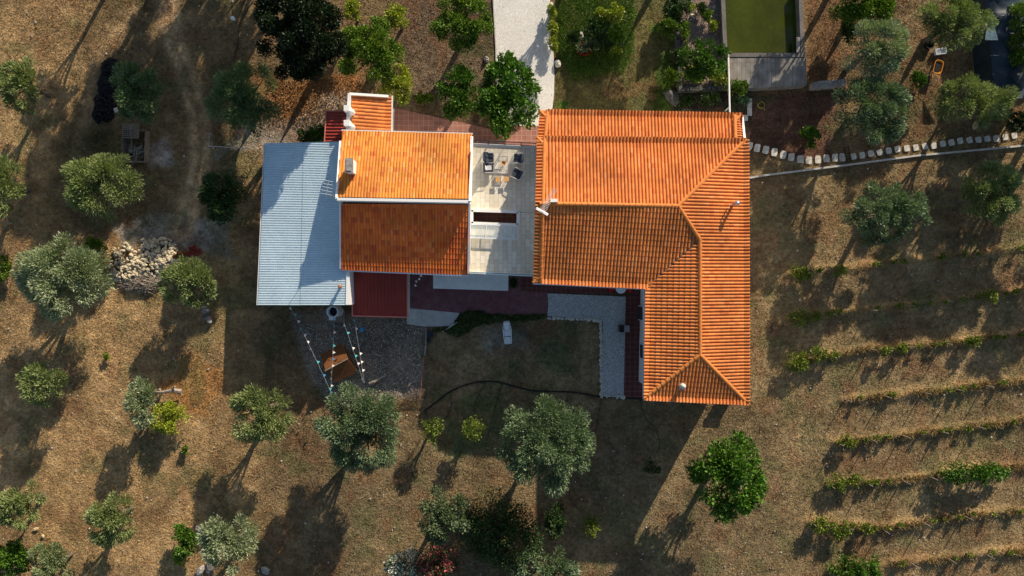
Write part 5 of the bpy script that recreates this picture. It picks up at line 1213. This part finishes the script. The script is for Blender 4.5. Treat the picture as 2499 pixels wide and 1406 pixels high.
BUSH = [
 ('bush', 'round yellow bush beside the narrow silver olive', 'yellow', 415, 1020, 38, 40, .9), ('bush', 'leafy green bush left of the grey boulder at the bottom', 'green', 452, 1318, 30, 42, .9), ('bush', 'small bright yellow green bush at the bottom by the boulders', 'yellow', 443, 1364, 18, 16, .5),
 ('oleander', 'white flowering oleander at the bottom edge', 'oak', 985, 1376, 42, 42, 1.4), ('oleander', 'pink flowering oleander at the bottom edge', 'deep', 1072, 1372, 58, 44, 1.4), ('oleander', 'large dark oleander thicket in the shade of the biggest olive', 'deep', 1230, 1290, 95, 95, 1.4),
 ('bush', 'small dark bush right of the oleander thicket', 'deep', 1352, 1265, 24, 42, 1.2), ('olive_tree', 'broad olive at the bottom edge below the biggest olive', 'dolive', 1325, 1378, 82, 48, 1.8),
 ('young_tree', 'left one of two young yellow green trees on the lower lawn', 'vine', 1056, 1046, 27, 34, 1.6), ('young_tree', 'right one of two young yellow green trees on the lower lawn', 'vine', 1156, 1046, 28, 31, 1.6),
 ('young_tree', 'sparse yellow sapling in the shaded lower meadow', 'vine', 1442, 1280, 22, 34, 1.0), ('young_tree', 'small dark sapling at the end of the drip line', 'deep', 1590, 1135, 20, 22, .8),
 ('bush', 'dry straggly bush left of the wooden crate', 'dry', 245, 335, 48, 34, .8), ('bush', 'small round green bush on the red earth', 'green', 1975, 338, 26, 26, .7),
 ('bush', 'low leafy bush beside the narrow red lean-to', 'green', 778, 326, 22, 20, .6), ('bush', 'weedy bush above the metal roof corner', 'deep', 745, 330, 22, 14, .4),
 ('hedge_plant', 'upper clipped yellow hedge plant along the driveway', 'yellow', 1346, 32, 10, 22, .5), ('hedge_plant', 'middle clipped yellow hedge plant along the driveway', 'yellow', 1349, 68, 10, 24, .5), ('hedge_plant', 'lower clipped yellow hedge plant along the driveway', 'yellow', 1352, 105, 12, 24, .5),
 ('bush', 'silvery grey plant growing in the red planter', 'silver', 1432, 108, 24, 16, .7), ('bush', 'dark bush left of the red planter', 'deep', 1400, 95, 18, 20, .5), ('bush', 'dark purple green bush in the middle of the lawn bed', 'deep', 1455, 72, 28, 26, .7),
 ('bush', 'dense dark shrub in the heart of the lawn bed', 'deep', 1452, 100, 26, 22, .8), ('bush', 'dark shrub just right of the silvery plant', 'deep', 1478, 112, 16, 14, .6), ('bush', 'dark overhanging shrub at the top of the mossy wall', 'deep', 1643, 30, 20, 26, 1.0), ('bush', 'dark creeper spilling over the middle of the mossy wall', 'deep', 1650, 140, 14, 34, .9),
 ('bush', 'bright feathery shrub at the top of the lawn bed', 'yellow', 1498, 34, 20, 24, .9), ('bush', 'yellow green shrub at the right of the lawn bed', 'citrus', 1500, 88, 24, 24, .7), ('bush', 'yellowish small shrub left of the feathery shrub', 'yellow', 1468, 40, 18, 18, .5),
 ('bush', 'small flowering plant beside the round pale stone', 'yellow', 1508, 124, 10, 9, .3),
 ('bush', 'yellow green shrub leaning on the mossy wall', 'citrus', 1633, 68, 24, 28, .9), ('bush', 'loose shrub at the lower end of the mossy wall', 'citrus', 1640, 190, 20, 30, .9), ('bush', 'blue grey shrub at the top of the gravel bed', 'oak', 1662, 12, 24, 26, .8),
 ('bush', 'low yellow tuft in the gravel bed', 'yellow', 1685, 22, 12, 10, .3 + .4), ('bush', 'brown green cushion plant in the gravel bed', 'deep', 1710, 24, 18, 12, .7), ('bush', 'spiky green plant in the gravel bed', 'citrus', 1724, 38, 14, 16, .7),
 ('bush', 'small yellow bush beside the tank wall', 'yellow', 1741, 62, 10, 14, .6), ('bush', 'low trailing plant along the inner side of the mossy wall', 'citrus', 1670, 85, 9, 36, .55), ('bush', 'yellow ground cover under the dark garden tree', 'yellow', 1690, 185, 22, 20, .5), ('bush', 'orange tinted shrub right of the dark garden tree', 'yellow', 1752, 190, 20, 22, .6),
 ('bush', 'bright feathery juniper below the concrete slab', 'citrus', 1795, 216, 34, 18, .8), ('bush', 'dark shrub in the shade north of the main roof', 'deep', 1735, 244, 26, 12, .5), ('bush', 'dim shrub beside the big dark boulder', 'deep', 1675, 245, 22, 14, .5),
 ('bush', 'dark foliage at the top right behind the netting', 'deep', 2480, 300, 26, 26, .9), ('bush', 'green weeds below the wheelbarrow', 'green', 2240, 195, 22, 18, .3), ('bush', 'dark clump of growth left of the silvery olive', 'deep', 2062, 70, 26, 34, 1.2),
 ('bush', 'low green clump left of the tiny yellow tree shadow', 'citrus', 1035, 240, 24, 14, .3),
 ('bush', 'dark green clump by the porch corner', 'deep', 1254, 692, 10, 14, .5), ('bush', 'yellow green shrub at the lower left edge above the corner olive', 'citrus', 12, 655, 16, 30, .6),
 ('bush', 'green shrub behind the big silvery olive', 'citrus', 236, 622, 34, 42, 1.0), ('bush', 'pale green tuft below the narrow silver olive', 'silver', 362, 1030, 20, 18, .6), ('bush', 'tiny green tuft in the lower left meadow', 'green', 455, 1097, 9, 9, .2), ('bush', 'tiny green tuft left of the tiny shadow on the left meadow', 'citrus', 260, 870, 8, 8, .2),
 ('shrub', 'big green vine thicket at the bottom of the vineyard', 'green', 2085, 1385, 58, 28, .7), ('shrub', 'long green hedge growing over a vine row', 'green', 2375, 1152, 88, 20, .7),
]
for a in BUSH:
    fl_ = None
    if 'white flowering' in a[1]: fl_ = ((.85, .85, .8), .4)
    elif 'pink flowering' in a[1]: fl_ = ((.75, .14, .20), .3)
    elif 'dark oleander' in a[1]: fl_ = ((.3, .05, .06), .03)
    yt = a[0] in ('young_tree', 'olive_tree', 'oleander')
    tree(*a, cat={'olive_tree': 'tree', 'young_tree': 'tree'}.get(a[0], 'shrub'), trunk=yt, flowers=fl_, dens=.4 if 'sapling' in a[1] or 'dry' in a[1] or a[0] == 'young_tree' else (.7 if yt else 1.0))
# yuccas
def yucca(label, x, y, R, seed):
    r = np.random.RandomState(seed); n = 70; a = r.uniform(0, 2 * PI, n); el = r.uniform(.1, 1.1, n)
    ax = np.c_[np.cos(a) * np.cos(el), np.sin(a) * np.cos(el), np.sin(el)]; sd_ = np.c_[-np.sin(a), np.cos(a), np.zeros(n)]
    L = R * r.uniform(.7, 1.1, n)[:, None]; z = np.zeros((n, 3)); V = np.stack([z - sd_ * .02, z + sd_ * .02, ax * L * .5 + sd_ * .03, ax * L, ax * L * .5 - sd_ * .03], 1).reshape(-1, 3)
    c = np.array([(.05, .10, .04)]) * r.uniform(.7, 1.6, (n, 1))
    t = thing('yucca', label, 'plant', W(x, y)); o = mesh_np('leaves', V, np.arange(5 * n).reshape(-1, 5), M['leaf'], c, t); o.location = (0, 0, .5)
    b = MB(); b.tube([(0, 0, 0), (0, 0, .5)], .07, 6); b.build('stem', M['bark'], t)
yucca('spiky yucca left of the two beside the white pipe', 1791, 252, .55, 1); yucca('spiky yucca right of the two beside the white pipe', 1813, 252, .6, 2)
# ivy strip
def cover(name, label, poly, n, h_, cols, L, Wd, seed):
    r = np.random.RandomState(seed); xs = [p[0] for p in poly]; ys = [p[1] for p in poly]; px = r.uniform(min(xs), max(xs), n); py = r.uniform(min(ys), max(ys), n)
    d = pdist(px, py, poly) + (fbm(px / 9, py / 9, 3) - .5) * 16; k = d < 0; px, py, d = px[k], py[k], d[k]; n = len(px)
    z = h_ * np.clip(-d / 10, .15, 1) * (.5 + fbm(px / 7, py / 7, 8)) * r.uniform(.5, 1, n)
    P = np.c_[(px - CX) / S, -(py - CY) / S, z]; ax = norm(unit(r, n) + np.array([0, 0, .5])); sd_ = norm(np.cross(ax, unit(r, n)))
    V = np.stack([P, P + ax * L * .5 + sd_ * Wd, P + ax * L, P + ax * L * .5 - sd_ * Wd], 1).reshape(-1, 3)
    c = np.array(cols)[r.randint(0, len(cols), n)] * r.uniform(.6, 1.3, (n, 1)); o = mesh_np(name, V, np.arange(4 * n).reshape(-1, 4), M['leaf'], c); o['kind'] = 'stuff'; return tag(o, label, 'ground cover')
cover('ivy', 'dark green ivy strip between the red patio and the lawn', [(1148, 752), (1200, 768), (1333, 768), (1336, 778), (1180, 790), (1120, 822), (1095, 815), (1048, 802), (1105, 798), (1125, 765)], 9000, .4, [(.05, .10, .02), (.035, .07, .015), (.08, .13, .025)], .14, .05, 3)
cover('lawn_grass', 'lush green grass of the lawn right of the driveway', [(1362, -20), (1550, -20), (1548, 110), (1520, 180), (1400, 190), (1358, 140)], 26000, .1, [(.10, .19, .02), (.16, .24, .03), (.07, .14, .015)], .1, .02, 6)
cover('fallen_leaves', 'orange fallen leaves under the tall dark tree', [(650, 195), (860, 190), (900, 300), (780, 320), (650, 300)], 3000, .02, [(.34, .17, .06), (.24, .12, .05), (.42, .26, .11)], .12, .05, 9)
# vines
VP = []
r = random.Random(77)
for ri, row in enumerate(ROWS):
    for (ax_, ay_), (bx_, by_) in zip(row[:-1], row[1:]):
        L = math.hypot(bx_ - ax_, by_ - ay_); n = int(L / 33)
        for k in range(n):
            t_ = (k + r.random() * .8) / n; x = ax_ + (bx_ - ax_) * t_; y = ay_ + (by_ - ay_) * t_
            if x < 2495 and r.random() < .75: VP.append((x, y + r.uniform(-3, 3), r.uniform(5, 12), ri))
BIGV = [(1955, 668, 26, 0), (2050, 662, 18, 0), (1950, 778, 26, 1), (1990, 772, 14, 1), (2415, 725, 20, 1), (1945, 885, 30, 2), (1995, 865, 22, 2), (2030, 868, 16, 2), (2160, 855, 16, 2), (2200, 850, 16, 2), (2370, 835, 18, 2), (2070, 1078, 20, 4), (2040, 1180, 24, 5), (2080, 1172, 20, 5), (2000, 1280, 26, 6), (2050, 1292, 28, 6), (2115, 1290, 18, 6)]
ORD = ['topmost', 'second', 'third', 'fourth', 'fifth', 'sixth', 'seventh', 'lowest']
NV = {}
for x, y, R, ri in sorted(BIGV):
    NV[ri] = NV.get(ri, -1) + 1
    tree('grape_vine', '%s leafy grape vine from the west on the %s vine row' % (ONUM[NV[ri]], ORD[ri]), 'vine', x, y, R, R * .85, .55, rz=.55, cat='vine', group='grape vines of the eastern field', trunk=False, dens=.55)
NV = {}
for x, y, R, ri in sorted(VP):
    NV[ri] = NV.get(ri, -1) + 1
    tree('grape_vine', '%s small sparse grape vine from the west on the %s vine row' % (ONUM[NV[ri]], ORD[ri]), 'vine', x, y, R, R * .7, .42, rz=.35, cat='vine', group='grape vines of the eastern field', trunk=False, dens=.5)
for ri, row in enumerate(ROWS[1:], 1):      # posts
    for j, (x, y) in enumerate([row[0], ((row[0][0] + row[1][0]) / 2, (row[0][1] + row[1][1]) / 2), row[1], ((row[1][0] + row[2][0]) / 2, (row[1][1] + row[2][1]) / 2), row[2]]):
        if x > 2490: continue
        b = MB(); b.tube([(0, 0, -.1), (.03, 0, .6), (.02, .02, 1.25)], .045, 6, .035); o = b.build('vineyard_post', M['greywood']); o.location = W(x, y)
        tag(o, '%s thin wooden post from the west on the %s vine row' % (ONUM[j], ORD[ri]), 'post', 'posts of the vine rows')
# trees just beyond the frame, whose shade falls across the upper left
OFF = [('yolive', 215, -130, 55, 4.0, None), ('green', 1410, -120, 70, 4.0, None), ('green', 1650, -130, 80, 4.5, None), ('dolive', 2110, -110, 80, 4.5, None), ('dolive', 2600, 380, 70, 4.0, None), ('dolive', 2600, 120, 80, 4.0, None)]
for sx, sy, zc, Rw in ((440, 110, 7, 4.2), (330, 250, 8, 4.6), (480, 290, 9, 4.2), (200, 340, 9.5, 3.8), (300, 350, 10.5, 3.8), (120, 440, 10, 2.4), (460, 400, 11, 3.6), (560, 60, 5.5, 2.6), (2350, 630, 6, 3.2), (2490, 750, 5, 2.8), (2215, 640, 7, 2.6)):
    L_ = zc * S / math.tan(SUN_EL); wx, wy = sx + .482 * L_, sy - .876 * L_; k_ = 1 - zc / H
    OFF.append(('dolive', CX + (wx - CX) / k_, CY + (wy - CY) / k_, Rw * S / k_, zc, Rw * .85))
PL = ['short olive just past the top left corner', 'tree past the top edge above the driveway', 'tree past the top edge above the lawn', 'tree past the top edge right of the tank', 'tree past the right edge beside the vines', 'tree past the right edge by the netting',
      'nearest of the tall trees past the top edge left of the dark tree', 'broad tall tree past the top edge above the mulch heap', 'tall tree past the top edge behind the dark tree', 'tall tree past the top edge above the tiny yellow tree', 'taller tree farther past the top edge', 'slim tall tree far past the top edge', 'highest tree far past the top edge', 'low slim tree past the top edge by the dark tree', 'tree past the right edge level with the stepping stones', 'rounded tree past the right edge level with the vines', 'tallest tree past the right edge']
for (kind, x, y, R, zc, rz_), lab in zip(OFF, PL):
    tree('tall_tree', lab, kind, x, y, R, R, zc, rz=rz_ or R / 30 * .9, dens=.8)
